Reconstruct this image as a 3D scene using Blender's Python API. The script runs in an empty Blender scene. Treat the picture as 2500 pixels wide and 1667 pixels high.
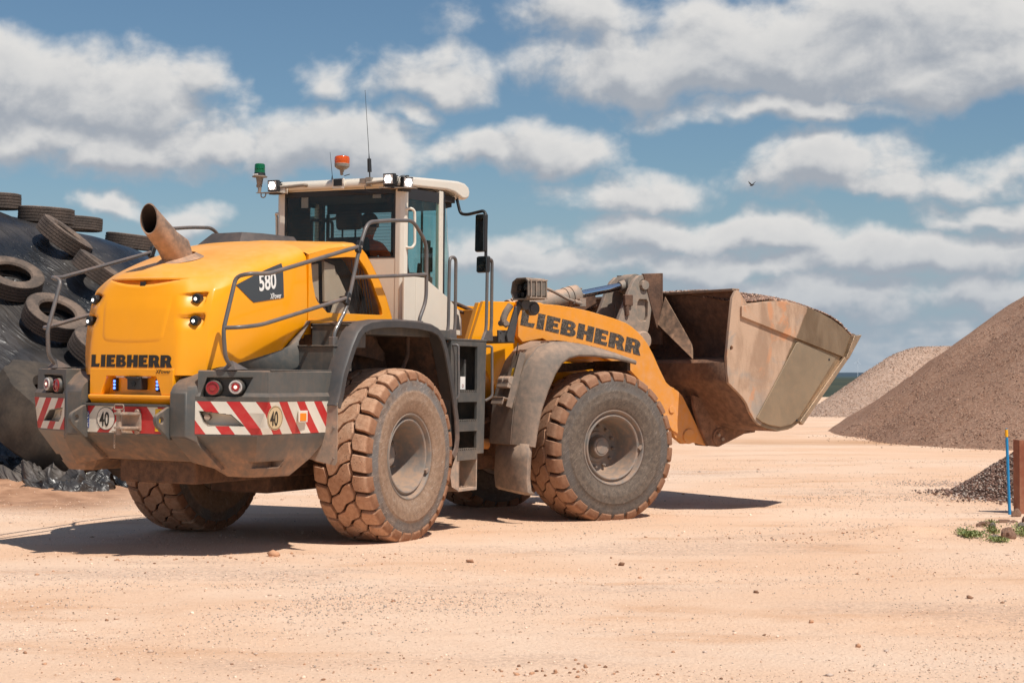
import bpy, bmesh, math, random
import numpy as np
from mathutils import Vector, Matrix, Euler, noise as mnoise
from mathutils.geometry import tessellate_polygon
from mathutils.bvhtree import BVHTree
random.seed(7); rng = np.random.default_rng(7)
PI = math.pi
S = bpy.context.scene
C = bpy.data.collections.new("scene"); S.collection.children.link(C)

# ------------------------------------------------------------------ camera
cam = bpy.data.cameras.new("camera"); camo = bpy.data.objects.new("camera", cam); C.objects.link(camo)
cam.lens = 60.16; cam.sensor_width = 36; cam.clip_end = 20000; cam.clip_start = .1
camo.location = (0, 0, 1.5548)
camo.rotation_euler = (PI/2 + math.atan(83.6/4177.6), 0, 0)
cam.dof.use_dof = True; cam.dof.focus_distance = 16.6; cam.dof.aperture_fstop = 8
S.camera = camo

# ------------------------------------------------------------------ light and sky
SUNV = Vector((0.80, -0.91, 2.04)).normalized()
sl = bpy.data.lights.new("sun", 'SUN'); sl.energy = 4.9; sl.angle = math.radians(.5); sl.color = (1.0, .95, .87)
so = bpy.data.objects.new("sun", sl); C.objects.link(so); so.location = (10, -10, 30)
so.rotation_euler = SUNV.to_track_quat('Z', 'Y').to_euler()
S.view_settings.view_transform = 'Standard'; S.view_settings.look = 'None'
S.view_settings.exposure = -0.06; S.view_settings.gamma = 1; S.view_settings.use_curve_mapping = False
W = bpy.data.worlds.new("World"); S.world = W; W.use_nodes = True
wn = W.node_tree; wn.nodes.clear()

class NT:
    """small helper to wire shader nodes"""
    def __init__(s, tree): s.t = tree
    def n(s, typ, **kw):
        nd = s.t.nodes.new(typ)
        for k, v in kw.items(): setattr(nd, k, v)
        return nd
    def put(s, sock, v):
        if isinstance(v, bpy.types.NodeSocket): s.t.links.new(v, sock)
        elif isinstance(v, bpy.types.Node): s.t.links.new(v.outputs[0], sock)
        elif isinstance(v, (tuple, list)) and len(v) == 3 and sock.type == 'RGBA': sock.default_value = (*v, 1)
        else: sock.default_value = v
    def m(s, op, a, b=0.0, c=None, clamp=False):
        nd = s.n('ShaderNodeMath', operation=op); nd.use_clamp = clamp
        s.put(nd.inputs[0], a); s.put(nd.inputs[1], b)
        if c is not None: s.put(nd.inputs[2], c)
        return nd.outputs[0]
    def ramp(s, x, lo, hi, a=0.0, b=1.0):
        nd = s.n('ShaderNodeMapRange', interpolation_type='SMOOTHSTEP')
        for i, v in enumerate((x, lo, hi, a, b)): s.put(nd.inputs[i], v)
        return nd.outputs[0]
    def mix(s, f, a, b):
        nd = s.n('ShaderNodeMix', data_type='RGBA'); s.put(nd.inputs[0], f); s.put(nd.inputs[6], a); s.put(nd.inputs[7], b)
        return nd.outputs[2]
    def noise(s, vec, scale, detail=4, rough=.55, dist=0.0, dim='3D'):
        nd = s.n('ShaderNodeTexNoise', noise_dimensions=dim); s.put(nd.inputs['Vector'], vec)
        nd.inputs['Scale'].default_value = scale; nd.inputs['Detail'].default_value = detail
        nd.inputs['Roughness'].default_value = rough; nd.inputs['Distortion'].default_value = dist
        return nd.outputs[0]
    def mapv(s, vec, scale=(1, 1, 1), rot=(0, 0, 0), loc=(0, 0, 0)):
        nd = s.n('ShaderNodeMapping'); s.put(nd.inputs[0], vec)
        nd.inputs['Scale'].default_value = scale; nd.inputs['Rotation'].default_value = rot; nd.inputs['Location'].default_value = loc
        return nd.outputs[0]
    def comb(s, x, y, z):
        nd = s.n('ShaderNodeCombineXYZ'); s.put(nd.inputs[0], x); s.put(nd.inputs[1], y); s.put(nd.inputs[2], z); return nd.outputs[0]
    def sep(s, v):
        nd = s.n('ShaderNodeSeparateXYZ'); s.put(nd.inputs[0], v); return nd.outputs

def build_world():
    w = NT(wn)
    sky = w.n('ShaderNodeTexSky', sky_type='NISHITA'); sky.sun_disc = False
    sky.sun_elevation = math.asin(SUNV.z); sky.sun_rotation = math.atan2(SUNV.x, SUNV.y)
    sky.altitude = 100; sky.air_density = 1.0; sky.dust_density = .6; sky.ozone_density = 1.6
    d = w.n('ShaderNodeTexCoord').outputs['Generated']
    X, Y, Z = w.sep(d)[0:3]
    az = w.m('ARCTAN2', X, Y); el = w.m('ARCSINE', Z)
    p = w.comb(az, el, 0.0)
    # distort the outline of the clouds with noise
    wv = w.comb(az, w.m('MULTIPLY', el, 1.1), 0.0)
    wn1 = w.n('ShaderNodeTexNoise'); w.put(wn1.inputs['Vector'], wv); wn1.inputs['Scale'].default_value = 17; wn1.inputs['Detail'].default_value = 4; wn1.inputs['Roughness'].default_value = .55
    wx, wy, _ = w.sep(wn1.outputs[1])[0:3]
    ox = w.m('MULTIPLY', w.m('SUBTRACT', wx, .5), .070); oy = w.m('MULTIPLY', w.m('SUBTRACT', wy, .5), .045)
    def clouds(px, py):
        v = w.comb(px, w.m('MULTIPLY', py, 1.3), 0.0)
        f1 = w.noise(v, 20, 10, .56, .2)
        f = w.m('MULTIPLY', w.m('SUBTRACT', f1, .47), 2.3)
        qx = w.m('ADD', px, ox); qy = w.m('ADD', py, oy); acc = None
        for (cx, cy, rx, ry, a) in CL:
            c0 = (cx-1250)/4177; c1 = (916-cy)/4177
            dx = w.m('MULTIPLY', w.m('SUBTRACT', qx, c0), 4177/(rx*1.30))
            dy0 = w.m('MULTIPLY', w.m('SUBTRACT', qy, c1), 4177/(ry*1.36))
            dy = w.m('MULTIPLY', dy0, w.m('MULTIPLY_ADD', w.m('LESS_THAN', dy0, 0.0), .35, 1.0))
            g = w.m('MULTIPLY', w.m('SUBTRACT', 1.0, w.m('SQRT', w.m('ADD', w.m('MULTIPLY', dx, dx), w.m('MULTIPLY', dy, dy)))), a)
            acc = g if acc is None else w.m('MAXIMUM', acc, g)
        far = w.ramp(w.m('ABSOLUTE', az), .31, .45)
        hi = w.ramp(py, .235, .35)
        gen = w.m('MULTIPLY', w.m('SUBTRACT', w.noise(v, 3.2, 3, .5), .57), 5.0)
        acc = w.m('MAXIMUM', acc, w.m('SUBTRACT', gen, w.m('MULTIPLY', w.m('SUBTRACT', 1.0, w.m('MAXIMUM', far, hi)), 4.0)))
        # thin veil of cloud low over the horizon
        low = w.m('SUBTRACT', w.m('MULTIPLY', w.m('SUBTRACT', w.noise(w.mapv(v, (1, 2.6, 1)), 7, 4, .6), .42), 3.2), w.ramp(py, .03, .085, 0.0, 2.5))
        acc = w.m('MAXIMUM', acc, low)
        acc = w.m('MINIMUM', w.m('MAXIMUM', acc, -1.2), 1.15)
        return w.m('ADD', acc, f)
    F = clouds(az, el)
    F2 = clouds(w.m('ADD', az, .004), w.m('ADD', el, .011))
    mask = w.ramp(F, -.10, .75)
    mask = w.m('MULTIPLY', mask, w.ramp(el, -.002, .02, .55, 1.0))
    lit = w.ramp(w.m('SUBTRACT', F, F2), -.55, .60)          # thinner towards the sun = lit rim
    fine = w.noise(p, 60, 5, .6)
    lit = w.m('ADD', lit, w.m('MULTIPLY', w.m('SUBTRACT', fine, .5), .35), clamp=True)
    thick = w.ramp(F, .3, 1.5)
    lit = w.m('MULTIPLY', lit, w.m('SUBTRACT', 1.0, w.m('MULTIPLY', thick, .28)))
    ccol = w.mix(lit, (5.5, 6.0, 6.75), (11.4, 11.2, 10.9))
    hz = w.ramp(el, .0, .10, .75, 0.0)
    ccol = w.mix(w.m('MULTIPLY', hz, .8), ccol, (5.0, 6.0, 7.2))
    skyc = w.n('ShaderNodeMix', data_type='RGBA'); skyc.blend_type = 'MULTIPLY'; skyc.inputs[0].default_value = 1
    w.put(skyc.inputs[6], sky.outputs[0]); skyc.inputs[7].default_value = (*SKYMUL, 1)
    full = w.mix(mask, w.mix(w.ramp(el, .0, .13, .85, 0.0), skyc.outputs[2], (4.6, 6.0, 7.7)), ccol)
    bg = w.n('ShaderNodeBackground'); w.put(bg.inputs[0], full); bg.inputs[1].default_value = .070
    out = w.n('ShaderNodeOutputWorld'); w.put(out.inputs[0], bg)
SKYMUL = (.90, 1.08, 1.16)
# clouds seen in the photograph: (x, y, half width, half height, weight)
CL = [(90,230,270,120,1.7),(300,270,250,95,1.5),(480,245,110,70,1.2),(60,350,330,75,1.3),(330,390,240,60,1.0),
      (560,350,170,60,1.2),(770,350,240,85,1.5),(900,370,150,70,1.3),(1060,185,150,65,1.1),(1010,265,60,40,.8),(810,190,75,40,.7),
      (1180,385,150,55,1.2),(1340,370,140,75,1.3),(1640,170,330,95,1.5),(2050,130,480,130,1.9),(2350,210,330,90,1.6),(1400,60,230,60,.9),(1900,280,300,45,1.0),
      (1560,480,190,50,1.0),(1990,425,200,80,1.4),(2120,470,130,40,1.0),(2370,440,150,55,.9),(1600,580,210,60,1.2),(1860,590,190,55,1.1),(2400,540,170,45,.9),
      (1350,650,330,60,1.1),(1800,660,300,50,1.1),(2200,640,330,70,1.3),(2000,730,420,60,1.1),(1300,600,120,40,.9),(2400,740,300,50,1.0),(260,520,60,35,1.0),(490,545,90,50,1.0),(1150,640,130,60,.9)]
build_world()

# ------------------------------------------------------------------ objects
def tag(o, label=None, cat=None, group=None, kind=None):
    if label: o['label'] = label
    if cat: o['category'] = cat
    if group: o['group'] = group
    if kind: o['kind'] = kind
    return o
def empty(name, loc=(0, 0, 0), rot=(0, 0, 0)):
    o = bpy.data.objects.new(name, None); C.objects.link(o); o.location = loc; o.rotation_euler = rot
    o.empty_display_size = .2
    return o
def link(name, me, parent=None, loc=None, mw=None):
    o = bpy.data.objects.new(name, me); C.objects.link(o)
    if parent is not None: o.parent = parent
    if loc is not None: o.location = loc
    if mw is not None: o.matrix_local = mw
    return o

class MB:
    """collects shapes into one mesh"""
    def __init__(s, *mats): s.v = []; s.f = []; s.mi = []; s.mats = list(mats); s.cur = 0
    def use(s, i): s.cur = i; return s
    def add(s, vs, fs, M=None):
        b = len(s.v)
        for v in vs:
            v = Vector(v)
            s.v.append(tuple(M @ v) if M is not None else tuple(v))
        for f in fs: s.f.append([i+b for i in f]); s.mi.append(s.cur)
        return s
    def box(s, x0, x1, y0, y1, z0, z1, M=None):
        vs = [(x, y, z) for z in (z0, z1) for y in (y0, y1) for x in (x0, x1)]
        return s.add(vs, [(0, 2, 3, 1), (4, 5, 7, 6), (0, 1, 5, 4), (2, 6, 7, 3), (0, 4, 6, 2), (1, 3, 7, 5)], M)
    def cbox(s, c, size, M=None, rot=None):
        T = Matrix.Translation(c)
        if rot is not None: T = T @ Euler(rot).to_matrix().to_4x4()
        if M is not None: T = M @ T
        a, b, d = [k/2 for k in size]
        return s.box(-a, a, -b, b, -d, d, T)
    def prism(s, poly, a, b, axis='x', M=None, holes=()):
        """polygon in the two other axes extruded along axis from a to b"""
        def P(u, v, t): return {'x': (t, u, v), 'y': (u, t, v), 'z': (u, v, t)}[axis]
        loops = [list(poly)] + [list(h) for h in holes]
        flat = [p for l in loops for p in l]; n = len(flat)
        vs = [P(u, v, a) for u, v in flat] + [P(u, v, b) for u, v in flat]
        if holes or True:
            tris = tessellate_polygon([[Vector((u, v, 0)) for u, v in l] for l in loops])
        fs = []
        if not holes:
            fs.append(tuple(range(n))); fs.append(tuple(range(2*n-1, n-1, -1)))
        else:
            for t in tris: fs.append(tuple(t)); fs.append(tuple(i+n for i in reversed(t)))
        k = 0
        for l in loops:
            m = len(l)
            for i in range(m):
                j = (i+1) % m
                fs.append((k+i, k+n+i, k+n+j, k+j))
            k += m
        return s.add(vs, fs, M)
    def cyl(s, p0, p1, r, r1=None, n=16, caps=True):
        p0 = Vector(p0); p1 = Vector(p1); d = p1-p0; q = d.to_track_quat('Z', 'Y').to_matrix().to_4x4()
        r1 = r if r1 is None else r1; L = d.length
        vs = [(r*math.cos(2*PI*i/n), r*math.sin(2*PI*i/n), 0) for i in range(n)] + [(r1*math.cos(2*PI*i/n), r1*math.sin(2*PI*i/n), L) for i in range(n)]
        fs = [(i, (i+1) % n, n+(i+1) % n, n+i) for i in range(n)]
        if caps: fs += [tuple(range(n-1, -1, -1)), tuple(range(n, 2*n))]
        return s.add(vs, fs, Matrix.Translation(p0) @ q)
    def lathe(s, prof, p0=(0, 0, 0), ax=(1, 0, 0), n=32, closed=False):
        """prof: (distance along axis, radius)"""
        q = Vector(ax).to_track_quat('Z', 'Y').to_matrix().to_4x4(); m = len(prof)
        vs = [(r*math.cos(2*PI*i/n), r*math.sin(2*PI*i/n), t) for (t, r) in prof for i in range(n)]
        fs = []
        for k in range(m if closed else m-1):
            kk = (k+1) % m
            for i in range(n): fs.append((k*n+i, k*n+(i+1) % n, kk*n+(i+1) % n, kk*n+i))
        return s.add(vs, fs, Matrix.Translation(Vector(p0)) @ q)
    def tube(s, path, r, n=10, fillet=.06, closed=False):
        P = [Vector(p) for p in path]; Q = []
        for i, p in enumerate(P):
            if (i in (0, len(P)-1) and not closed) or fillet <= 0: Q.append(p); continue
            a = P[i-1]; b = P[(i+1) % len(P)]
            da = a-p; db = b-p; f = min(fillet, da.length*.45, db.length*.45)
            A = p+da.normalized()*f; B = p+db.normalized()*f
            for k in range(6):
                t = k/5; Q.append((1-t)**2*A+2*t*(1-t)*p+t*t*B)
        m = len(Q); vs = []; up = None
        for i in range(m):
            if closed: t = (Q[(i+1) % m]-Q[i-1])
            else: t = (Q[min(i+1, m-1)]-Q[max(i-1, 0)])
            t.normalize()
            if up is None: up = t.orthogonal().normalized()
            up = (up-t*up.dot(t)).normalized(); sd = t.cross(up)
            for k in range(n): a = 2*PI*k/n; vs.append(Q[i]+(up*math.cos(a)+sd*math.sin(a))*r)
        fs = []
        for i in range(m if closed else m-1):
            j = (i+1) % m
            for k in range(n): fs.append((i*n+k, i*n+(k+1) % n, j*n+(k+1) % n, j*n+k))
        if not closed: fs += [tuple(range(n-1, -1, -1)), tuple((m-1)*n+k for k in range(n))]
        return s.add(vs, fs)
    def grid(s, rows, closed_u=False):
        """rows: list of equally long point lists"""
        n = len(rows[0]); vs = [p for r in rows for p in r]; fs = []
        for i in range(len(rows)-1):
            for k in range(n if closed_u else n-1):
                kk = (k+1) % n
                fs.append((i*n+k, i*n+kk, (i+1)*n+kk, (i+1)*n+k))
        return s.add(vs, fs)
    def mesh(s, name, angle=38, smooth=True):
        me = bpy.data.meshes.new(name); me.from_pydata(s.v, [], s.f)
        for m in s.mats: me.materials.append(m)
        me.polygons.foreach_set('material_index', s.mi)
        me.validate()
        bm = bmesh.new(); bm.from_mesh(me); bmesh.ops.recalc_face_normals(bm, faces=bm.faces); bm.to_mesh(me); bm.free()
        if smooth:
            me.polygons.foreach_set('use_smooth', [True]*len(me.polygons)); me.set_sharp_from_angle(angle=math.radians(angle))
        me.update(); return me
    def build(s, name, parent=None, mw=None, bevel=0, angle=38, seg=2, label=None, solid=0):
        o = link(name, s.mesh(name, angle), parent, mw=mw)
        if solid:
            m = o.modifiers.new('solidify', 'SOLIDIFY'); m.thickness = solid; m.offset = 0
        if bevel:
            m = o.modifiers.new('bevel', 'BEVEL'); m.width = bevel; m.segments = seg; m.limit_method = 'ANGLE'; m.angle_limit = math.radians(32)
            m.harden_normals = True
        if label: o['label'] = label
        return o
def freeze(o):
    """bake the modifiers of an object into its mesh"""
    dg = bpy.context.evaluated_depsgraph_get(); dg.update()
    me = bpy.data.meshes.new_from_object(o.evaluated_get(dg)); o.modifiers.clear(); o.data = me; return o
def cut(o, cutter_mb):
    bpy.context.view_layer.update()
    c = bpy.data.objects.new('cutter', cutter_mb.mesh('cutter')); C.objects.link(c)
    c.matrix_world = o.matrix_world if o.parent is None else Matrix(); c.parent = o.parent; c.matrix_local = o.matrix_local
    m = o.modifiers.new('cut', 'BOOLEAN'); m.operation = 'DIFFERENCE'; m.object = c; m.solver = 'EXACT'
    bpy.context.view_layer.update(); freeze(o); bpy.data.objects.remove(c); return o

# ------------------------------------------------------------------ materials
def newmat(name):
    m = bpy.data.materials.new(name); m.use_nodes = True; t = m.node_tree; t.nodes.clear(); w = NT(t)
    b = w.n('ShaderNodeBsdfPrincipled'); o = w.n('ShaderNodeOutputMaterial'); w.put(o.inputs[0], b); return m, w, b
DUST = (.50, .27, .155)
def paint(name, col, rough=.4, metal=0.0, top=.5, low=.5, z0=-.3, z1=.7, base=.12, dust=DUST, coat=0.0, bump=.0, streak=.0, scale=1.0, vary=.12, speck=0.0):
    """worn machine paint: dust lies on upward faces, splashes low down, and streaks"""
    m, w, b = newmat(name)
    tc = w.n('ShaderNodeTexCoord').outputs['Object']; g = w.n('ShaderNodeNewGeometry')
    nz = w.sep(g.outputs['Normal'])[2]; z = w.sep(tc)[2]
    n1 = w.noise(tc, 2.1*scale, 6, .6); n2 = w.noise(tc, 13*scale, 6, .65); n3 = w.noise(w.mapv(tc, (9, 9, .8)), 1.6*scale, 5, .6)
    f = w.m('MULTIPLY', w.ramp(nz, .25, .95), w.m('MULTIPLY', w.ramp(w.m('ADD', n1, w.m('MULTIPLY', n2, .4)), .45, .95, .35, 1.1), top))
    lo = w.m('MULTIPLY', w.ramp(w.m('ADD', z, w.m('MULTIPLY', w.m('SUBTRACT', n1, .5), 1.0)), z1, z0), w.m('MULTIPLY', w.ramp(w.m('ADD', n2, w.m('MULTIPLY', n1, .6)), .55, 1.05, .45, 1.05), low))
    f = w.m('ADD', f, lo)
    f = w.m('ADD', f, w.m('MULTIPLY', w.ramp(w.m('ADD', n2, w.m('MULTIPLY', n1, .5)), .55, 1.0), base))
    if streak: f = w.m('ADD', f, w.m('MULTIPLY', w.ramp(n3, .5, .72), streak))
    f = w.m('MINIMUM', f, .96)
    hs = w.n('ShaderNodeHueSaturation'); w.put(hs.inputs['Color'], col); w.put(hs.inputs['Value'], w.ramp(n1, .25, .75, 1-vary, 1+vary))
    c = w.mix(f, hs.outputs[0], w.mix(n2, tuple(k*.82 for k in dust), tuple(min(1, k*1.18) for k in dust)))
    if speck:
        vo = w.n('ShaderNodeTexVoronoi'); w.put(vo.inputs[0], w.mapv(tc, (1, 1, 1))); vo.inputs['Scale'].default_value = 26*scale
        sp = w.m('MULTIPLY', w.ramp(vo.outputs[0], .22, .12), w.ramp(n1, .45, .62)); c = w.mix(w.m('MULTIPLY', sp, speck), c, (.09, .04, .02))
    w.put(b.inputs['Base Color'], c); w.put(b.inputs['Roughness'], w.m('ADD', rough, w.m('MULTIPLY', f, max(0, .88-rough)), clamp=True))
    w.put(b.inputs['Metallic'], w.m('MULTIPLY', metal, w.m('SUBTRACT', 1.0, f), clamp=True))
    if coat: w.put(b.inputs['Coat Weight'], w.m('MULTIPLY', coat, w.m('SUBTRACT', 1.0, f), clamp=True)); b.inputs['Coat Roughness'].default_value = .08
    if bump:
        bp = w.n('ShaderNodeBump'); bp.inputs['Strength'].default_value = .6; bp.inputs['Distance'].default_value = bump
        w.put(bp.inputs['Height'], w.m('ADD', n2, w.noise(tc, 60*scale, 4, .7))); w.put(b.inputs['Normal'], bp)
    return m
def plain(name, col, rough=.5, metal=0.0, emit=None, es=1.0, coat=0.0):
    m, w, b = newmat(name)
    b.inputs['Base Color'].default_value = (*col, 1); b.inputs['Roughness'].default_value = rough; b.inputs['Metallic'].default_value = metal
    b.inputs['Coat Weight'].default_value = coat
    if emit: b.inputs['Emission Color'].default_value = (*emit, 1); b.inputs['Emission Strength'].default_value = es
    return m
YEL = (.93, .365, .001)
M = {}
M['yellow'] = paint('yellow_paint', YEL, .3, top=.42, low=.05, z0=.2, z1=1.2, base=.0, coat=.3, streak=.02, vary=.03, dust=(.80, .42, .20))
M['yellow_dusty'] = paint('dusty_yellow_paint', (.80, .30, .008), .5, top=.8, low=.75, z0=.1, z1=1.9, base=.22, coat=.1, streak=.15, vary=.06, dust=(.66, .32, .13))
M['grey'] = paint('grey_paint', (.083, .086, .08), .45, top=.45, low=.95, z0=-.18, z1=.32, base=.10, streak=.07, coat=.1, dust=(.38, .21, .12), speck=.3)
M['greyc'] = paint('grey_step_paint', (.068, .072, .07), .5, top=.45, low=.35, z0=-.3, z1=.3, base=.12, streak=.10, dust=(.40, .27, .18))
M['greyw'] = paint('black_plastic_fender', (.045, .046, .047), .5, top=.22, low=.55, z0=-.3, z1=.7, base=.05, dust=(.36, .22, .15), speck=.4)
M['greyf'] = paint('dusty_fender', (.13, .115, .098), .7, top=1.0, low=.8, z0=-1.2, z1=1.9, base=.25, streak=.10, dust=(.36, .245, .175), speck=.12, vary=.06)
M['rail'] = paint('grey_rail_paint', (.10, .10, .10), .38, top=.25, low=.1, base=.12, coat=.2)
M['white'] = paint('white_paint', (.74, .68, .58), .28, top=.35, low=.3, z0=1.0, z1=1.9, base=.08, coat=.5, dust=(.66, .50, .38), vary=.03, streak=.05)
M['bucket'] = paint('bucket_steel', (.23, .17, .125), .42, metal=.75, top=.6, low=.9, z0=.4, z1=1.9, base=.45, dust=(.42, .245, .15), streak=.3, vary=.3)
M['bucketbare'] = paint('worn_bare_steel', (.36, .28, .19), .38, metal=.7, top=.2, low=.25, z0=.0, z1=1.2, base=.10, dust=(.42, .24, .12), vary=.10, streak=.08)
M['bucketdark'] = paint('muddy_bucket_back', (.095, .052, .034), .85, top=.8, low=.55, z0=.1, z1=1.2, base=.42, dust=(.28, .145, .085), bump=.01, vary=.35, speck=.8)
M['edge'] = paint('cutting_edge_steel', (.45, .33, .22), .35, metal=.8, top=.2, low=.2, base=.35, dust=(.5, .28, .16), bump=.01)
M['lever'] = paint('dusty_lever_paint', (.22, .20, .17), .6, top=.9, low=.4, z0=.9, z1=2.1, base=.4, dust=(.50, .33, .23), speck=.4)
M['chrome'] = plain('chrome_rod', (.75, .76, .78), .12, 1.0)
M['rim'] = paint('dusty_rim_paint', (.17, .165, .155), .55, top=.6, low=.2, z0=-.5, z1=.5, base=.6, dust=(.36, .235, .16))
M['black'] = plain('black_plastic', (.02, .02, .021), .45)
M['blackg'] = plain('black_gloss', (.012, .012, .013), .12)
M['dark'] = paint('dark_interior', (.02, .018, .017), .8, top=.2, low=.1, base=.15, dust=(.12, .07, .05))
M['mudunder'] = paint('muddy_underside', (.06, .04, .03), .9, top=.5, low=.4, base=.5, dust=(.22, .11, .06), bump=.02)
M['red'] = paint('red_marking', (.50, .012, .015), .5, top=.3, low=.12, z0=.1, z1=.6, base=.06, dust=(.6, .36, .26))
M['whitem'] = paint('white_marking', (.72, .68, .58), .5, top=.4, low=.18, z0=.1, z1=.6, base=.08, dust=(.62, .42, .28))
M['cream'] = paint('cream_marking', (.74, .60, .36), .5, base=.1)
M['text'] = plain('black_lettering', (.022, .018, .014), .5)
M['textw'] = plain('white_lettering', (.78, .76, .72), .5)
M['badge'] = plain('dark_grey_badge', (.055, .06, .064), .4)
M['exhaust'] = paint('rusty_exhaust', (.28, .20, .15), .45, metal=.5, top=.4, low=.2, base=.6, dust=(.52, .30, .18), z0=1.5, z1=2.6)
M['exin'] = plain('exhaust_soot', (.035, .02, .013), .85)
M['orange'] = plain('orange_reflector', (.9, .25, .01), .3, coat=.5)
M['yellowst'] = plain('yellow_sticker', (.85, .5, .01), .4)
M['bluest'] = plain('blue_sticker', (.05, .09, .28), .4)
M['lampred'] = plain('red_lens', (.30, .018, .02), .2, coat=.6)
M['ledw'] = plain('lit_led', (1, 1, 1), .3, emit=(1, .98, .93), es=3.2)
M['ledb'] = plain('lit_blue_led', (.1, .25, 1), .3, emit=(.12, .28, 1), es=2.6)
M['ledr'] = plain('lit_tail_bulb', (1, .5, .4), .3, emit=(1, .62, .5), es=1.6)
M['lens'] = plain('clear_lens', (.55, .5, .47), .15, coat=.5)
M['mirror'] = plain('mirror_glass', (.32, .31, .30), .06, 1.0)
def translucent(name, col, rough=.15, em=.0):
    m, w, b = newmat(name); b.inputs['Base Color'].default_value = (*col, 1); b.inputs['Roughness'].default_value = rough
    b.inputs['Transmission Weight'].default_value = .35; b.inputs['Coat Weight'].default_value = .5
    return m
M['green'] = translucent('green_beacon_plastic', (.0, .16, .045)); M['amber'] = translucent('amber_beacon_plastic', (.85, .12, .002))
def glass(name, tint, refl=.9, base=.04, dirt=.08):
    m = bpy.data.materials.new(name); m.use_nodes = True; t = m.node_tree; t.nodes.clear(); w = NT(t)
    tr = w.n('ShaderNodeBsdfTransparent'); w.put(tr.inputs[0], tint)
    gl = w.n('ShaderNodeBsdfGlossy'); gl.inputs['Roughness'].default_value = .02
    lw = w.n('ShaderNodeLayerWeight'); lw.inputs[0].default_value = .5; fr = w.m('MULTIPLY_ADD', w.m('POWER', lw.outputs['Facing'], 5.0), .9, .04).node
    mx = w.n('ShaderNodeMixShader'); w.put(mx.inputs[0], w.m('ADD', w.m('MULTIPLY', fr.outputs[0], refl), base*.3, clamp=True)); w.put(mx.inputs[1], tr.outputs[0]); w.put(mx.inputs[2], gl.outputs[0])
    df = w.n('ShaderNodeBsdfDiffuse'); df.inputs[0].default_value = (.42, .30, .22, 1)
    tc = w.n('ShaderNodeTexCoord').outputs['Object']
    nn = w.ramp(w.m('ADD', w.noise(w.mapv(tc, (4, 4, 1)), 2.5, 6, .65), w.m('MULTIPLY', w.noise(tc, 40, 3), .2)), .45, .85, .01, dirt)
    m2 = w.n('ShaderNodeMixShader'); w.put(m2.inputs[0], nn); w.put(m2.inputs[1], mx.outputs[0]); w.put(m2.inputs[2], df.outputs[0])
    o = w.n('ShaderNodeOutputMaterial'); w.put(o.inputs[0], m2.outputs[0]); return m
M['glass'] = glass('cab_glass', (.72, .88, .86), dirt=.05); M['grille'] = glass('grille_glass', (.86, .84, .80), refl=.35, dirt=.03, base=.0); M['glassdark'] = glass('smoked_glass', (.74, .74, .72), dirt=.025, refl=.45)
# ------------------------------------------------------------------ ground
def fbm(x, y, sc, o=4, seed=0.0):
    a = 1.0; s = 0.0; t = 0.0
    for k in range(o):
        s += a*mnoise.noise(Vector((x*sc+seed, y*sc-seed, seed*1.7))); t += a; a *= .5; sc *= 2.03
    return s/t
def G(x, y):
    """height of the quarry floor"""
    h = .05*fbm(x, y, .18, 3, 3.1)+.012*fbm(x*1.6, y, 1.3, 3, 8.)
    near = 1-math.exp(-(((x+1.0)/4.6)**4+((y-18.2)/3.6)**4))            # flat where the wheels stand
    h *= near
    # reddish bank along the foot of the plastic sheet
    b = math.exp(-((y-22.3+.5*math.sin(x*1.3))/1.15)**2)*max(0, min(1, (-4.6-x)/1.6))
    h += .20*b*(1+.7*fbm(x, y, 1.5, 3, 5.5))+.05*b*fbm(x, y, 6, 2, 1.)
    # faint ruts left by wheels
    for yc, am in ((12.9+.28*math.sin(x*.33+.6)+.05*x, .012), (15.3+.22*math.sin(x*.3)-.06*x, .010), (10.4+.3*math.sin(x*.4+2)+.09*x, .010)):
        d_ = (y-yc)/.34
        if abs(d_) < 2: h += -am*math.exp(-d_*d_)*(1+.5*math.sin((x+abs(y-yc)*1.3)*17)*near)+am*.6*math.exp(-((abs(d_)-1.3)/.35)**2)
    # small windrow by the marker pole
    h += .06*math.exp(-((y-16.9-(x-4)*.2)/.55)**2)*max(0, min(1, (x-2.6)/1.2))*(1+fbm(x, y, 3, 2, 2.))
    return h
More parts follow.
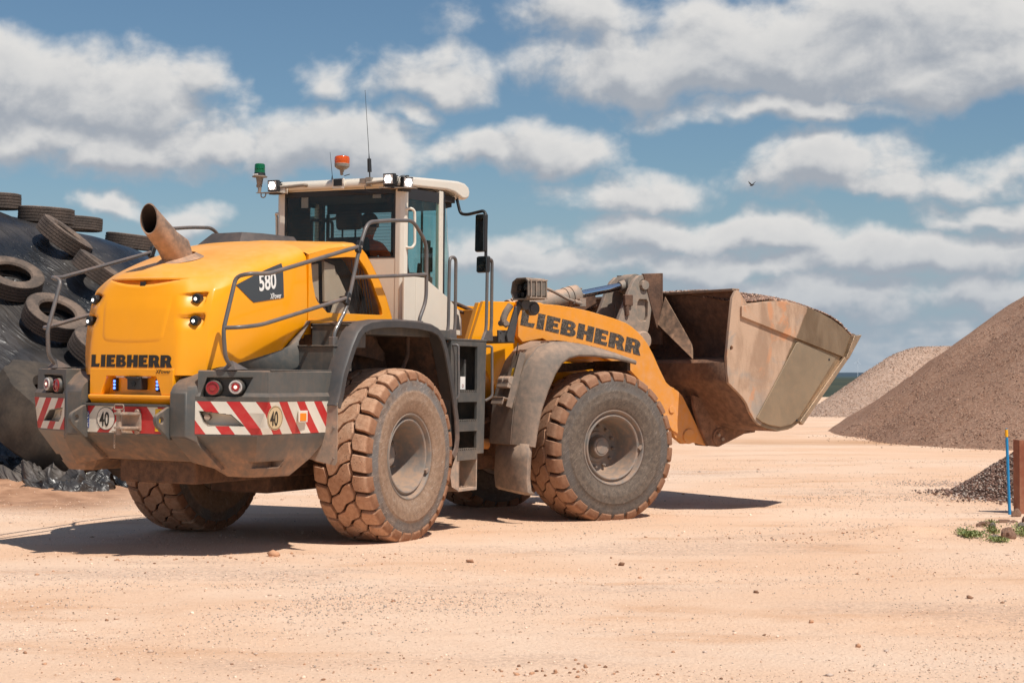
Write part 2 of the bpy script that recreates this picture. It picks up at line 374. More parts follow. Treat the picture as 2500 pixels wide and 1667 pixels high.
def ground():
    def ax(lo, hi, d0, seglist):
        a = [lo]
        while a[-1] < hi:
            v = a[-1]; st = next(s for l, s in seglist if v < l); a.append(v+st)
        return a
    xs = ax(-90, 110, 0, [(-30, 6), (-12, 1.2), (-8.2, .3), (8.2, .07), (12, .3), (40, 1.5), (1e9, 6)])
    ys = ax(-40, 125, 0, [(2, 6), (7.5, .5), (13, .045), (25, .09), (34, .3), (60, 1), (1e9, 5)])
    vs = [(x, y, G(x, y)) for y in ys for x in xs]; n = len(xs)
    fs = [(j*n+i, j*n+i+1, (j+1)*n+i+1, (j+1)*n+i) for j in range(len(ys)-1) for i in range(n-1)]
    me = bpy.data.meshes.new('quarry_floor'); me.from_pydata(vs, [], fs); me.polygons.foreach_set('use_smooth', [True]*len(fs))
    m, w, b = newmat('pale_dirt')
    tc = w.n('ShaderNodeTexCoord').outputs['Object']; X, Y, Z = w.sep(tc)[0:3]
    n1 = w.noise(w.mapv(tc, (.6, .9, 1)), .33, 5, .6, .4); n2 = w.noise(tc, 3.2, 7, .65); n3 = w.noise(tc, 24, 6, .75); n4 = w.noise(w.mapv(tc, (.5, 1.2, 1), (0, 0, .15)), 1.0, 5, .6)
    c = w.mix(w.ramp(n1, .36, .66), (.76, .49, .325), (.80, .58, .43))
    c = w.mix(w.ramp(n4, .52, .72), c, (.68, .41, .255))
    c = w.mix(w.m('MULTIPLY', w.ramp(n2, .45, .75), .45), c, (.74, .50, .35))
    # gravelly grey patches
    gp = w.m('MULTIPLY', w.ramp(w.noise(w.mapv(tc, (.5, 1.2, 1)), .42, 4, .6), .53, .64), w.ramp(n3, .42, .60))
    c = w.mix(w.m('MULTIPLY', gp, .55), c, (.40, .27, .21))
    n6 = w.noise(tc, 75, 4, .8)
    c = w.mix(w.m('MULTIPLY', w.ramp(n3, .54, .68), .42), c, (.46, .26, .165)); c = w.mix(w.m('MULTIPLY', w.ramp(n6, .55, .66), .26), c, (.42, .25, .17)); c = w.mix(w.m('MULTIPLY', w.ramp(n6, .45, .34), .35), c, (.90, .70, .55))
    c = w.mix(w.m('MULTIPLY', w.ramp(n3, .44, .30), .30), c, (.88, .66, .50))
    # redder earth of the bank
    red = w.m('MULTIPLY', w.ramp(X, -3.8, -5.4), w.m('MULTIPLY', w.ramp(w.m('ADD', Y, w.m('MULTIPLY', n2, 1.5)), 19.9, 21.3), w.ramp(Y, 27, 25)))
    c = w.mix(w.m('MULTIPLY', red, .85), c, w.mix(w.ramp(n2, .3, .7), (.25, .115, .06), (.50, .27, .16)))
    rr = w.n('ShaderNodeVectorMath', operation='DISTANCE'); w.put(rr.inputs[0], w.mapv(tc, (.36, 1, 1))); rr.inputs[1].default_value = (7.4*.36, 40.2, 0)
    c = w.mix(w.m('MULTIPLY', w.ramp(rr.outputs[1], 2.6, .3), w.ramp(n1, .35, .6, .3, .8)), c, (.50, .27, .14))
    w.put(b.inputs['Base Color'], c); b.inputs['Roughness'].default_value = .95; b.inputs['Specular IOR Level'].default_value = .15
    bp = w.n('ShaderNodeBump'); bp.inputs['Strength'].default_value = .65; bp.inputs['Distance'].default_value = .03
    vo = w.n('ShaderNodeTexVoronoi'); w.put(vo.inputs[0], tc); vo.inputs['Scale'].default_value = 42; vo.feature = 'F1'
    hgt = w.m('ADD', w.m('MULTIPLY', n3, 1.0), w.m('ADD', w.m('MULTIPLY', n2, .8), w.m('MULTIPLY', vo.outputs[0], -.35)))
    w.put(bp.inputs['Height'], hgt); w.put(b.inputs['Normal'], bp)
    me.materials.append(m); tag(link('quarry_floor', me), kind='structure')
    # green land beyond the quarry, reaching to the horizon
    m, w, b = newmat('far_grass'); tc = w.n('ShaderNodeTexCoord').outputs['Object']
    c = w.mix(w.ramp(w.noise(w.mapv(tc, (1, .12, 1)), .02, 5), .35, .65), (.022, .03, .014), (.045, .048, .022))
    c = w.mix(w.ramp(w.sep(tc)[1], 500, 2500), c, (.035, .06, .06)); w.put(b.inputs['Base Color'], c); b.inputs['Roughness'].default_value = 1  # turns blue-green with distance: haze painted into the grass colour
    mb = MB(m); mb.add([(-9000, -9000, -.30), (9000, -9000, -.30), (9000, 9000, -.30), (-9000, 9000, -.30)], [(0, 1, 2, 3)])
    tag(mb.build('field'), kind='structure')
    # far ridge, blue of the distance haze put into its colour
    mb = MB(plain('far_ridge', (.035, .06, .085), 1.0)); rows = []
    xs = np.linspace(-3500, 3500, 160)
    rows.append([(x, 5000, -.31) for x in xs]); rows.append([(x, 5150, 9+9*fbm(x, 0, .0012, 3, 2)) for x in xs]); rows.append([(x, 5600, -.31) for x in xs])
    mb.grid(rows); tag(mb.build('hills'), kind='structure')
ground()

# hedges on the green land
def hedge(x0, x1, y, h, seed, label):
    m, w, b = newmat('hedge_leaves%d' % seed); tc = w.n('ShaderNodeTexCoord').outputs['Object']
    w.put(b.inputs['Base Color'], w.mix(w.noise(tc, .9, 4), (.018, .035, .01), (.06, .085, .025))); b.inputs['Roughness'].default_value = .9
    mb = MB(m); r = random.Random(seed)
    for i in range(2600):
        x = r.uniform(x0, x1); cz = h*(.75+.5*mnoise.noise(Vector((x*.12, seed, 0)))); z = r.uniform(-.2, cz); yy = y+r.gauss(0, h*.3); s = r.uniform(.25, .6)
        a = Vector((r.gauss(0, 1), r.gauss(0, 1), r.gauss(0, 1))).normalized(); u = a.orthogonal().normalized(); v = a.cross(u); c = Vector((x, yy, z))
        mb.add([c+u*s, c+v*s, c-u*s, c-v*s], [(0, 1, 2, 3)])
    tag(mb.build('hedge', angle=180), label, 'hedge', kind=None)
hedge(60, 150, 250, 2.2, 1, 'low dark hedge line on the green land in the gap beyond the loader bucket')

# ------------------------------------------------------------------ loose stones (nobody could count them)
def ico():
    bm = bmesh.new(); bmesh.ops.create_icosphere(bm, subdivisions=1, radius=1); v = np.array([p.co[:] for p in bm.verts]); f = np.array([[q.index for q in t.verts] for t in bm.faces]); bm.free(); return v, f
IV, IF = ico()
# a coarser chip: 6 corner stone
OV = np.array([(1, 0, 0), (-1, 0, 0), (0, 1, 0), (0, -1, 0), (0, 0, 1), (0, 0, -1)], float); OF = np.array([(0, 2, 4), (2, 1, 4), (1, 3, 4), (3, 0, 4), (2, 0, 5), (1, 2, 5), (3, 1, 5), (0, 3, 5)])
def stones(name, pos, size, mats, base=(OV, OF), flat=.7, parent=None, mw=None):
    V, Fc = base; n = len(pos); k = len(V)
    pos = np.asarray(pos, float); size = np.asarray(size, float)
    P = V[None]*(1+rng.uniform(-.45, .35, (n, k, 1)))
    ang = rng.uniform(0, 2*PI, n); c, s = np.cos(ang), np.sin(ang); t = rng.uniform(-.6, .6, n); ct, st = np.cos(t), np.sin(t)
    x = P[..., 0]*rng.uniform(.8, 1.5, (n, 1)); y = P[..., 1]; z = P[..., 2]*flat
    y2 = y*ct[:, None]-z*st[:, None]; z2 = y*st[:, None]+z*ct[:, None]
    X = x*c[:, None]-y2*s[:, None]; Y = x*s[:, None]+y2*c[:, None]
    co = np.stack([X, Y, z2], -1)*size[:, None, None]+pos[:, None, :]
    me = bpy.data.meshes.new(name); nf = len(Fc)
    idx = (Fc[None]+(np.arange(n)*k)[:, None, None]).reshape(-1)
    me.vertices.add(n*k); me.vertices.foreach_set('co', co.reshape(-1)); me.loops.add(n*nf*3); me.loops.foreach_set('vertex_index', idx.astype(np.int32))
    me.polygons.add(n*nf); me.polygons.foreach_set('loop_start', np.arange(0, n*nf*3, 3, dtype=np.int32)); 
    for m in mats: me.materials.append(m)
    me.polygons.foreach_set('material_index', np.repeat(rng.integers(0, len(mats), n), nf).astype(np.int32))
    me.update(); me.validate(); return link(name, me, parent, mw=mw)
def stonemat(name, col, v=.25):
    m, w, b = newmat(name); g = w.n('ShaderNodeNewGeometry')
    hs = w.n('ShaderNodeHueSaturation'); w.put(hs.inputs['Color'], col); w.put(hs.inputs['Value'], w.ramp(g.outputs['Random Per Island'], 0, 1, 1-v*1.6, 1+v*1.6))
    w.put(b.inputs['Base Color'], hs.outputs[0]); b.inputs['Roughness'].default_value = .9; return m
M['st1'] = stonemat('pale_stone', (.72, .51, .38), .18); M['st2'] = stonemat('brown_stone', (.40, .21, .12)); M['st3'] = stonemat('grey_stone', (.54, .41, .33), .2); M['st4'] = stonemat('cream_stone', (.75, .56, .42))
M['dk1'] = stonemat('dark_chipping', (.155, .083, .058), .35); M['dk2'] = stonemat('brown_chipping', (.24, .145, .108), .35); M['dk3'] = stonemat('pale_chipping', (.38, .30, .25))
M['hp1'] = stonemat('heap_chipping', (.38, .215, .143), .3); M['hp2'] = stonemat('pale_heap_chipping', (.48, .315, .225), .3); M['hp0'] = stonemat('dark_heap_chipping', (.22, .14, .105), .3)
def scatter():
    pos = []; sz = []
    N = 34000; k = 0
    while k < N:
        y = 8.2+24*random.random()**1.7; x = random.uniform(-.36, .36)*y
        d = .5+mnoise.noise(Vector((x*.33, y*.62, 4.2)))*1.1+.35*mnoise.noise(Vector((x*1.7, y*2.4, 1.2)))
        if random.random() > max(.06, d): continue
        s = random.choice((.003, .004, .005, .007)) if random.random() < .985 else random.uniform(.010, .018)
        pos.append((x, y, G(x, y)+s*.25)); sz.append(s*(1+max(0, y-14)*.03)); k += 1
    tag(stones('loose_stones', pos, sz, [M['st1'], M['st4'], M['st4'], M['st1'], M['st1'], M['st3'], M['st2']]), 'small loose stones and grit scattered over the pale quarry floor', 'stones', kind='stuff')
    pos = []; sz = []
    for cx, cy, rx, ry, n in ((-1.6, 11.9, 1.3, 1.2, 2600), (-.3, 11.3, 1.2, .9, 1500), (6.25, 24.7, .8, .8, 1500), (5.2, 21.5, 1.6, 1.8, 2200), (3.9, 17.1, 1.5, .9, 1700), (-2.9, 13.0, 1.6, 1.2, 900), (6.2, 22.2, 1.2, .9, 1200), (2.6, 12.6, 2.0, 2.0, 900)):
        for i in range(n):
            x = random.gauss(cx, rx*.6); y = random.gauss(cy, ry*.6)
            if mnoise.noise(Vector((x*1.1, y*.8, 6.))) < random.uniform(-.25, .35): continue
            s = random.uniform(.004, .009)*(1 if y < 15 else 1.3)
            if (x-6.3)**2/1.1+(y-24.8)**2/.5 < 1: s *= 1.3
            pos.append((x, y, G(x, y)+s*.3)); sz.append(s)
    tag(stones('gravel', pos, sz, [M['st3'], M['st3'], M['st1'], M['st1'], M['dk3']]), 'grey gravel spilled in thin patches on the quarry floor', 'gravel', kind='stuff')
    pos = []; sz = []
    for cx, cy, rx, ry, n in ((.1, 9.0, .35, .12, 50), (-3.2, 14.5, 1.6, .25, 90), (1.6, 13.6, .9, .6, 10), (-.6, 9.2, 1.1, .4, 14), (2.9, 16.4, .9, .35, 90)):
        for i in range(n):
            x = random.gauss(cx, rx); y = random.gauss(cy, ry); s = random.uniform(.005, .013); pos.append((x, y, G(x, y)+s*.3)); sz.append(s)
    for x, y, s in ((-2.05, 14.75, .045), (1.75, 12.3, .022), (-.35, 14.3, .03), (.9, 14.1, .028), (2.0, 9.9, .02), (1.9, 10.9, .018), (3.2, 12.0, .025)): pos.append((x, y, G(x, y)+s*.4)); sz.append(s)
    tag(stones('clods', pos, sz, [M['st2']], (IV, IF)), 'reddish brown clods of dry earth fallen on the pale floor', 'clods', kind='stuff')
scatter()

# ------------------------------------------------------------------ gravel heaps
def heapmat(name, a, b_, c_, sc=9):
    m, w, b = newmat(name); tc = w.n('ShaderNodeTexCoord').outputs['Object']
    n1 = w.noise(tc, .35, 4, .6, .3); n3 = w.noise(tc, sc, 5, .8); n2 = w.noise(w.mapv(tc, (1, 1, .3)), 1.2, 4, .6)
    vo = w.n('ShaderNodeTexVoronoi'); w.put(vo.inputs[0], tc); vo.inputs['Scale'].default_value = sc*1.6
    cc = w.mix(w.ramp(n1, .35, .65), a, b_); cc = w.mix(w.m('MULTIPLY', w.ramp(n3, .42, .62), .6), cc, c_)
    cc = w.mix(w.m('MULTIPLY', w.ramp(w.sep(vo.outputs[1])[0], .0, 1.0), .40), cc, tuple(k*.45 for k in a)); cc = w.mix(w.m('MULTIPLY', n2, .2), cc, b_)
    w.put(b.inputs['Base Color'], cc); b.inputs['Roughness'].default_value = .95; b.inputs['Specular IOR Level'].default_value = .1
    bp = w.n('ShaderNodeBump'); bp.inputs['Strength'].default_value = .7; bp.inputs['Distance'].default_value = .08; w.put(bp.inputs['Height'], n3); w.put(b.inputs['Normal'], bp); return m
def heap(name, fn, x0, x1, y0, y1, d, mat, label):
    xs = np.arange(x0, x1+d, d); ys = np.arange(y0, y1+d, d); n = len(xs)
    hs = {}
    vs = [(x, y, fn(x, y)) for y in ys for x in xs]; fs = []
    for j in range(len(ys)-1):
        for i in range(n-1):
            q = (j*n+i, j*n+i+1, (j+1)*n+i+1, (j+1)*n+i)
            if max(vs[a][2] for a in q) > -.08: fs.append(q)
    me = bpy.data.meshes.new(name); me.from_pydata(vs, [], fs); me.polygons.foreach_set('use_smooth', [True]*len(fs)); me.materials.append(mat)
    return tag(link(name, me), label, 'gravel heap')
def smin(a, b, k): h = max(0, min(1, .5+.5*(b-a)/k)); return b*(1-h)+a*h-k*h*(1-h)
def heapA(x, y):     # long ridge rising to the right
    # left end cone then ridge running right and slightly away
    dx = 19.5-x; dy = 43.5-y+(x-19.5)*.22
    r = math.hypot(max(0, dx), dy)
    h = 7.9-.735*r
    h2 = 6.5-.70*math.hypot(max(0, 17.8-x), 45.5-y)
    h = smin(max(h, h2)+.20*fbm(x, y, .45, 4, 1.3)+.10*fbm(x*1.7, y*.5, .9, 3, 4.), 7.4, .5)
    return h+.05*fbm(x, y, 2.6, 2, 3.)
def heapB(x, y):
    r = math.hypot(max(0, 15.1+max(0, y-66)*.5-x), max(0, 68.0-y)*.9); h = 3.02-.70*r+.12*fbm(x, y, .5, 3, 7.)
    return smin(h, 2.72+.03*(x-16), .55)
def heapC(x, y):
    r = math.hypot(max(0, 8.4-x), 22.8-y+(x-8.4)*.1); return smin(1.52-.60*r+.05*fbm(x, y, 1.6, 3, 2.), 1.3, .2)
heap('gravel_heap', heapA, 5, 40, 30, 58, .25, heapmat('heap_brown', (.36, .195, .125), (.43, .25, .17), (.52, .355, .26), 13), 'tall brown gravel heap whose steep slope rises out of the right side')
heap('gravel_heap', heapB, 8, 45, 58, 80, .4, heapmat('heap_pale', (.44, .29, .21), (.52, .355, .265), (.62, .46, .37), 8), 'paler flat topped gravel heap far behind, left of the tall brown one')
heap('gravel_heap', heapC, 5.2, 12, 19.5, 26.5, .07, heapmat('heap_dark', (.15, .08, .055), (.20, .115, .08), (.30, .21, .17), 40), 'small dark chipping heap at the right edge behind the blue marker pole')
def on_heap(fn, x0, x1, y0, y1, n, s0, s1, mats, name, label):
    pos = []; sz = []
    while len(pos) < n:
        x = random.uniform(x0, x1); y = random.uniform(y0, y1); z = fn(x, y)
        if z < -.02 and random.random() > math.exp(z*(9 if x < 9 and y < 26 else 5))*.35: continue
        s = random.uniform(s0, s1); pos.append((x, y, max(z, 0)+s*.2)); sz.append(s)
    tag(stones(name, pos, sz, mats), label, 'chippings', kind='stuff')
on_heap(heapC, 5.4, 8.2, 20.0, 23.4, 11000, .010, .026, [M['dk1'], M['dk1'], M['dk2'], M['dk3']], 'chippings', 'dark angular chippings covering the small heap behind the blue pole')
on_heap(heapA, 7, 18.5, 33, 45, 26000, .008, .021, [M['hp1'], M['hp1'], M['hp2'], M['hp2'], M['hp0']], 'chippings', 'brown chippings covering the tall gravel heap on the right')
on_heap(heapB, 10, 21, 60, 69, 9000, .012, .028, [M['hp1'], M['hp2'], M['st3']], 'chippings', 'pale chippings covering the flat topped heap far behind')

# ------------------------------------------------------------------ mound under black plastic
def Hm(x, y):
    hc = smin(4.5-.27*(x+9.3), 1.3*(-3.6-x), .5); f = .72*(y-24.2)-.30*(x+7.5)
    h = smin(f, hc, .55)
    dwn = (x*.5+(y-25)*-.3)                     # folds run down the slope to the right
    a = x*.78+y*.2-h*.25; b = x*.5-y*.1-h*.9
    w_ = .05*mnoise.noise(Vector((a*.35, b*1.5, 3)))+.018*mnoise.noise(Vector((a*.6, b*3.6, 9)))+.12*mnoise.noise(Vector((x*.5, y*.5, 1.)))
    # a second sheet laid over the lower part: a soft step along the row of tyres
    e = (h-(2.35-.55*(x+8.2)))
    h += .20/(1+math.exp(max(-30, min(30, e*9))))
    return h+w_
def plasticmat(name, col, dusty=.25):
    m, w, b = newmat(name); tc = w.n('ShaderNodeTexCoord').outputs['Object']
    X, Y, Z = w.sep(tc)[0:3]
    # wrinkles run down the slope to the right: stretch the noise along that direction
    al = w.m('SUBTRACT', w.m('MULTIPLY', X, .8), w.m('MULTIPLY', Z, .6)); ac = w.m('ADD', w.m('MULTIPLY', X, .6), w.m('MULTIPLY', Z, .8))
    q = w.comb(w.m('MULTIPLY', al, .30), w.m('MULTIPLY', ac, 2.4), w.m('MULTIPLY', Y, .25))
    n1 = w.noise(q, 1.3, 3, .5, .6); n2 = w.noise(q, 2.6, 4, .5, 1.3); n5 = w.noise(q, 6.5, 3, .5, 1.0); n3 = w.noise(tc, .7, 4)
    f = w.m('MULTIPLY', w.ramp(n3, .35, .7), dusty)
    f = w.m('ADD', f, w.m('MULTIPLY', w.ramp(w.noise(tc, 30, 5, .7), .5, .75), .10))
    w.put(b.inputs['Base Color'], w.mix(f, col, (.16, .125, .10))); w.put(b.inputs['Roughness'], w.m('ADD', .31, w.m('MULTIPLY', f, .6)))
    b.inputs['Specular IOR Level'].default_value = .75
    bp = w.n('ShaderNodeBump'); bp.inputs['Strength'].default_value = .75; bp.inputs['Distance'].default_value = .09
    def ridge(n, k): r = w.m('SUBTRACT', 1.0, w.m('ABSOLUTE', w.m('MULTIPLY', w.m('SUBTRACT', n, .5), k)), clamp=True); return w.m('MULTIPLY', r, r)
    hh = w.m('ADD', w.m('MULTIPLY', n1, 1.2), w.m('ADD', w.m('MULTIPLY', w.m('MULTIPLY', ridge(n2, 8.), w.ramp(n3, .4, .6)), .34), w.m('MULTIPLY', w.m('MULTIPLY', ridge(n5, 9.), w.ramp(n3, .55, .42)), .14)))
    w.put(bp.inputs['Height'], hh); w.put(b.inputs['Normal'], bp); return m
M['plastic'] = plasticmat('black_plastic_sheet', (.012, .013, .015)); M['plasticd'] = plasticmat('dusty_plastic_sheet', (.03, .028, .027), .6)
def mound():
    xs = np.arange(-16, -2.9, .07); ys = np.arange(23.2, 40, .085); n = len(xs)
    vs = [(x, y, max(Hm(x, y), -.3)) for y in ys for x in xs]
    fs = [(j*n+i, j*n+i+1, (j+1)*n+i+1, (j+1)*n+i) for j in range(len(ys)-1) for i in range(n-1)]
    fs = [f for f in fs if max(vs[a][2] for a in f) > -.25]
    me = bpy.data.meshes.new('plastic_sheet'); me.from_pydata(vs, [], fs); me.polygons.foreach_set('use_smooth', [True]*len(fs)); me.materials.append(M['plastic'])
    tag(link('plastic_sheet', me), 'large black plastic sheet stretched over the mound on the left and weighted with tyres', 'plastic sheet')
    # crumpled end of the sheet lying on the ground
    def crumple(name, pts, wid, hgt, label, seed, mat, nu=150, nv=54):
        P = [Vector(p) for p in pts]; rows = []
        for i in range(nu):
            t = i/(nu-1)*(len(P)-1); k = min(int(t), len(P)-2); c = P[k].lerp(P[k+1], t-k); row = []
            for j in range(nv):
                v = j/(nv-1)*2-1; ww = wid*(1+.3*mnoise.noise(Vector((t*1.4, 2, seed)))); env = max(0, 1-abs(v)**2.4)
                a = mnoise.noise(Vector((t*2.3+v*.8, v*1.6, seed))); b = .5+.5*math.sin(5.5*(v*1.1+1.4*mnoise.noise(Vector((t*.9, v*1.1, seed+5)))+t*.35)); d = .5+.5*math.sin(9*(v*.8+1.1*mnoise.noise(Vector((t*1.9, v*1.9, seed+9)))-t*.6))+.35*abs(mnoise.noise(Vector((t*5, v*6, seed+1)))); e2 = abs(mnoise.noise(Vector((t*19, v*14, seed+3))))
                z = c.z+env*(hgt*(.4+.8*a)+.13*b+.06*d)-.04
                x = c.x+.12*mnoise.noise(Vector((t*2.4, v*2, seed+2))); y = c.y+v*ww+.10*mnoise.noise(Vector((t*3, v*2.5, seed+7)))
                row.append((x, y, max(z, G(x, y)-.03)))
            rows.append(row)
        mb = MB(mat); mb.grid(rows); o = mb.build(name, angle=50); tag(o, label, 'plastic sheet')
    crumple('plastic_sheet', [(-9.5, 25.2, .50), (-7.9, 24.7, .70), (-7.0, 24.1, .42), (-6.4, 23.5, .12)], .7, .36, 'glossy black plastic flap draped below the big worn tyre at the left edge', 7.7, M['plastic'])
    crumple('plastic_sheet', [(-9.2, 24.3, .12), (-7.4, 23.7, .22), (-6.6, 23.0, .14), (-6.1, 22.5, .04)], .55, .22, 'dark crumpled strip of plastic running along the red earth at the left edge', 2.3, M['plasticd'])
    crumple('plastic_sheet', [(-6.7, 23.0, .10), (-6.2, 22.7, .16), (-5.7, 22.5, .10), (-5.3, 22.7, .0)], .42, .26, 'muddy folded lump of black plastic lying in front of the big worn tyre', 5.1, M['plasticd'], 110, 60)
    crumple('plastic_sheet', [(-6.3, 22.2, .0), (-5.9, 22.05, .05), (-5.5, 22.1, .03), (-5.2, 22.3, .0)], .26, .16, 'smallest mud smeared plastic fold, nearest to the loader', 9.4, M['plasticd'], 90, 40)
    crumple('plastic_sheet', [(-5.6, 23.1, .02), (-5.1, 23.2, .06), (-4.6, 23.4, .03), (-4.2, 23.7, .0)], .30, .12, 'thin end of black plastic trailing away behind the left rear wheel', 12.4, M['plastic'], 90, 40)
mound()

# ------------------------------------------------------------------ truck tyres on the sheet
def rubber(name, col, dcol, f0=.3, f1=.75):
    m, w, b = newmat(name); tc = w.n('ShaderNodeTexCoord').outputs['Object']; oi = w.n('ShaderNodeObjectInfo').outputs['Random']
    v = w.n('ShaderNodeVectorMath', operation='ADD'); w.put(v.inputs[0], tc); w.put(v.inputs[1], w.comb(w.m('MULTIPLY', oi, 30.), oi, 0.))
    f = w.ramp(w.m('ADD', w.noise(v.outputs[0], 3, 5, .6), w.m('MULTIPLY', w.noise(v.outputs[0], 26, 5, .7), .5)), .55, 1.0, f0, f1)
    w.put(b.inputs['Base Color'], w.mix(f, col, dcol)); b.inputs['Roughness'].default_value = .85; return m
M['rub'] = rubber('worn_truck_rubber', (.024, .020, .018), (.15, .105, .08)); M['rubs'] = rubber('worn_sidewall', (.035, .03, .027), (.24, .165, .12), .2, .85)
def truck_tyre_mesh(R=.5, wd=.29, ribs=5, pitch=46, lug=False, name='tyre'):
    mb = MB(M['rub'], M['rubs']); h = wd/2
    mb.use(1); prof = [(-h*.72, R*.57), (-h*.95, R*.62), (-h*1.02, R*.76), (-h*1.0, R*.90), (-h*.90, R*.965)]
    inner = [(-h*.60, R*.575), (-h*.80, R*.68), (-h*.8, R*.88), (0, R*.92), (h*.8, R*.88), (h*.80, R*.68), (h*.60, R*.575)]
    mb.lathe(prof, (0, 0, 0), (0, 0, 1), 56); mb.lathe([(-t, r) for t, r in prof], (0, 0, 0), (0, 0, 1), 56)
    mb.lathe([(prof[0])]+inner+[(-prof[0][0], prof[0][1])], (0, 0, 0), (0, 0, 1), 56)
    mb.use(0); mb.lathe([(-h*.90, R*.965), (h*.90, R*.965)], (0, 0, 0), (0, 0, 1), 56)
    for k in range(ribs):
        z0 = -h*.93+k*(2*h*.93/ribs)+.005; z1 = -h*.93+(k+1)*(2*h*.93/ribs)-.005
        sh = (k in (0, ribs-1))
        for i in range(pitch):
            a0 = 2*PI*(i+.03+(k % 2)*.37)/pitch; a1 = 2*PI*(i+.97+(k % 2)*.37)/pitch; z = .18*2*PI/pitch
            vs = []
            for r in (R*.965, R if not sh else R*.993):
                for (a, zz) in ((a0, z0), (a1+z*0, z0), (a1+z, z1), (a0+z, z1)): vs.append((r*math.cos(a), r*math.sin(a), zz))
            mb.add(vs, [(4, 5, 6, 7), (0, 1, 5, 4), (1, 2, 6, 5), (2, 3, 7, 6), (3, 0, 4, 7)])
    return mb.mesh(name)
TT = truck_tyre_mesh()
def tyre(loc, ax, label, sc=1.0, me=TT, spin=0.0, sink_=.05, group='worn truck tyres weighting the plastic'):
    o = link('tyre', me); q = Vector(ax).normalized().to_track_quat('Z', 'Y'); o.rotation_mode = 'QUATERNION'; o.rotation_quaternion = q @ Euler((0, 0, spin)).to_quaternion()
    # slide along the line of sight until the tyre rests on the sheet
    Rm = 1.0 if me is not TT else .5; hw = .34 if me is not TT else .145; cam_ = Vector((0, 0, 1.5548)); dl = Vector(loc)-cam_
    pts = [q @ Vector((Rm*math.cos(a), Rm*math.sin(a), t))*sc for a in np.linspace(0, 2*PI, 25)[:-1] for t in (-hw, hw)]
    sink = sink_
    def clear(t):
        c = cam_+dl*t; return min((c+p).z-max(Hm((c+p).x, (c+p).y), 0) for p in pts)
    lo, hi = .80, 1.22
    if clear(lo) > 0:
        for _ in range(14):
            mi = (lo+hi)/2
            if clear(mi) > -sink: lo = mi
            else: hi = mi
    if clear(1.22) < -sink and clear(.80) > 0: loc = cam_+dl*lo
    else: loc = Vector(loc)-Vector((0, 0, clear(1.0)+sink))
    o.location = loc; o.scale = (sc, sc, sc); return tag(o, label, 'tyre', group)
tyre((-9.42, 31.0, 4.73), (.02, -.04, 1), 'tyre lying flat on the mound crest, cut off by the left edge')
tyre((-8.45, 31.0, 4.52), (.06, -.03, 1), 'largest looking tyre lying flat on the mound crest against the sky', 1.0, spin=1)
tyre((-8.62, 34.0, 4.56), (.05, 0, 1), 'tyre half hidden behind the crest tyre, farther back against the sky', .93, spin=2)
tyre((-7.70, 29.4, 3.93), (.60, -.02, .80), 'tyre tipped on its tread below the crest, the highest one on the slope', 1.0, spin=.4, sink_=.26)
tyre((-6.98, 29.0, 3.30), (.58, .02, .8), 'tyre on the slope just left of the loader exhaust, under the tipped one', 1.0, spin=3, sink_=.26)
tyre((-8.30, 28.35, 3.16), (.36, -.42, .82), 'brown dusty tyre at the left edge showing its open hole', 1.03, spin=2.2, sink_=.12)
tyre((-7.40, 27.7, 2.50), (.42, -.42, .80), 'tyre showing its hole behind the left handrail, beside the dusty brown one', 1.03, spin=5, sink_=.12)
tyre((-6.55, 27.2, 1.95), (.50, -.25, .8), 'tyre mostly hidden behind the loader hood, lowest on the slope', 1.0, spin=4, sink_=.2)
tyre((-7.28, 32.6, 4.13), (.12, -.03, 1), 'tyre lying on the crest right behind the exhaust pipe', .95, spin=.9)
# big worn earthmover tyre leaning at the foot of the mound
M['rubb'] = rubber('bald_dirty_rubber', (.022, .018, .015), (.11, .08, .055), .2, .75)
def big_tyre():
    mb = MB(M['rubb'], M['rubb']); R = 1.0; h = .36
    rows = []; n = 96
    prof = [(-h*.6, .56), (-h*.9, .60), (-h*1.02, .74), (-h, .86), (-h*.86, .94), (-h*.45, .975), (0, .985), (h*.45, .975), (h*.86, .94), (h, .86), (h*1.02, .74), (h*.9, .60), (h*.6, .56), (h*.55, .70), (0, .9), (-h*.55, .70)]
    mb.use(1)
    for i in range(n):
        a = 2*PI*i/n; row = []
        for k, (t, r) in enumerate(prof):
            if 3 < k < 9: r += (.022 if (i//4+(k > 6)*1) % 2 else 0)+.02*mnoise.noise(Vector((math.cos(a)*4, math.sin(a)*4, t*6)))
            row.append((r*math.cos(a), r*math.sin(a), t))
        rows.append(row)
    rows.append(rows[0]); mb.grid(rows, closed_u=True)
    return mb.mesh('big_tyre', 30)
BT = big_tyre()
tyre((-6.25, 24.0, .74), (.50, -.16, .84), 'huge bald earthmover tyre leaning at the foot of the mound behind the loader tail', 1.15, BT, group=None)

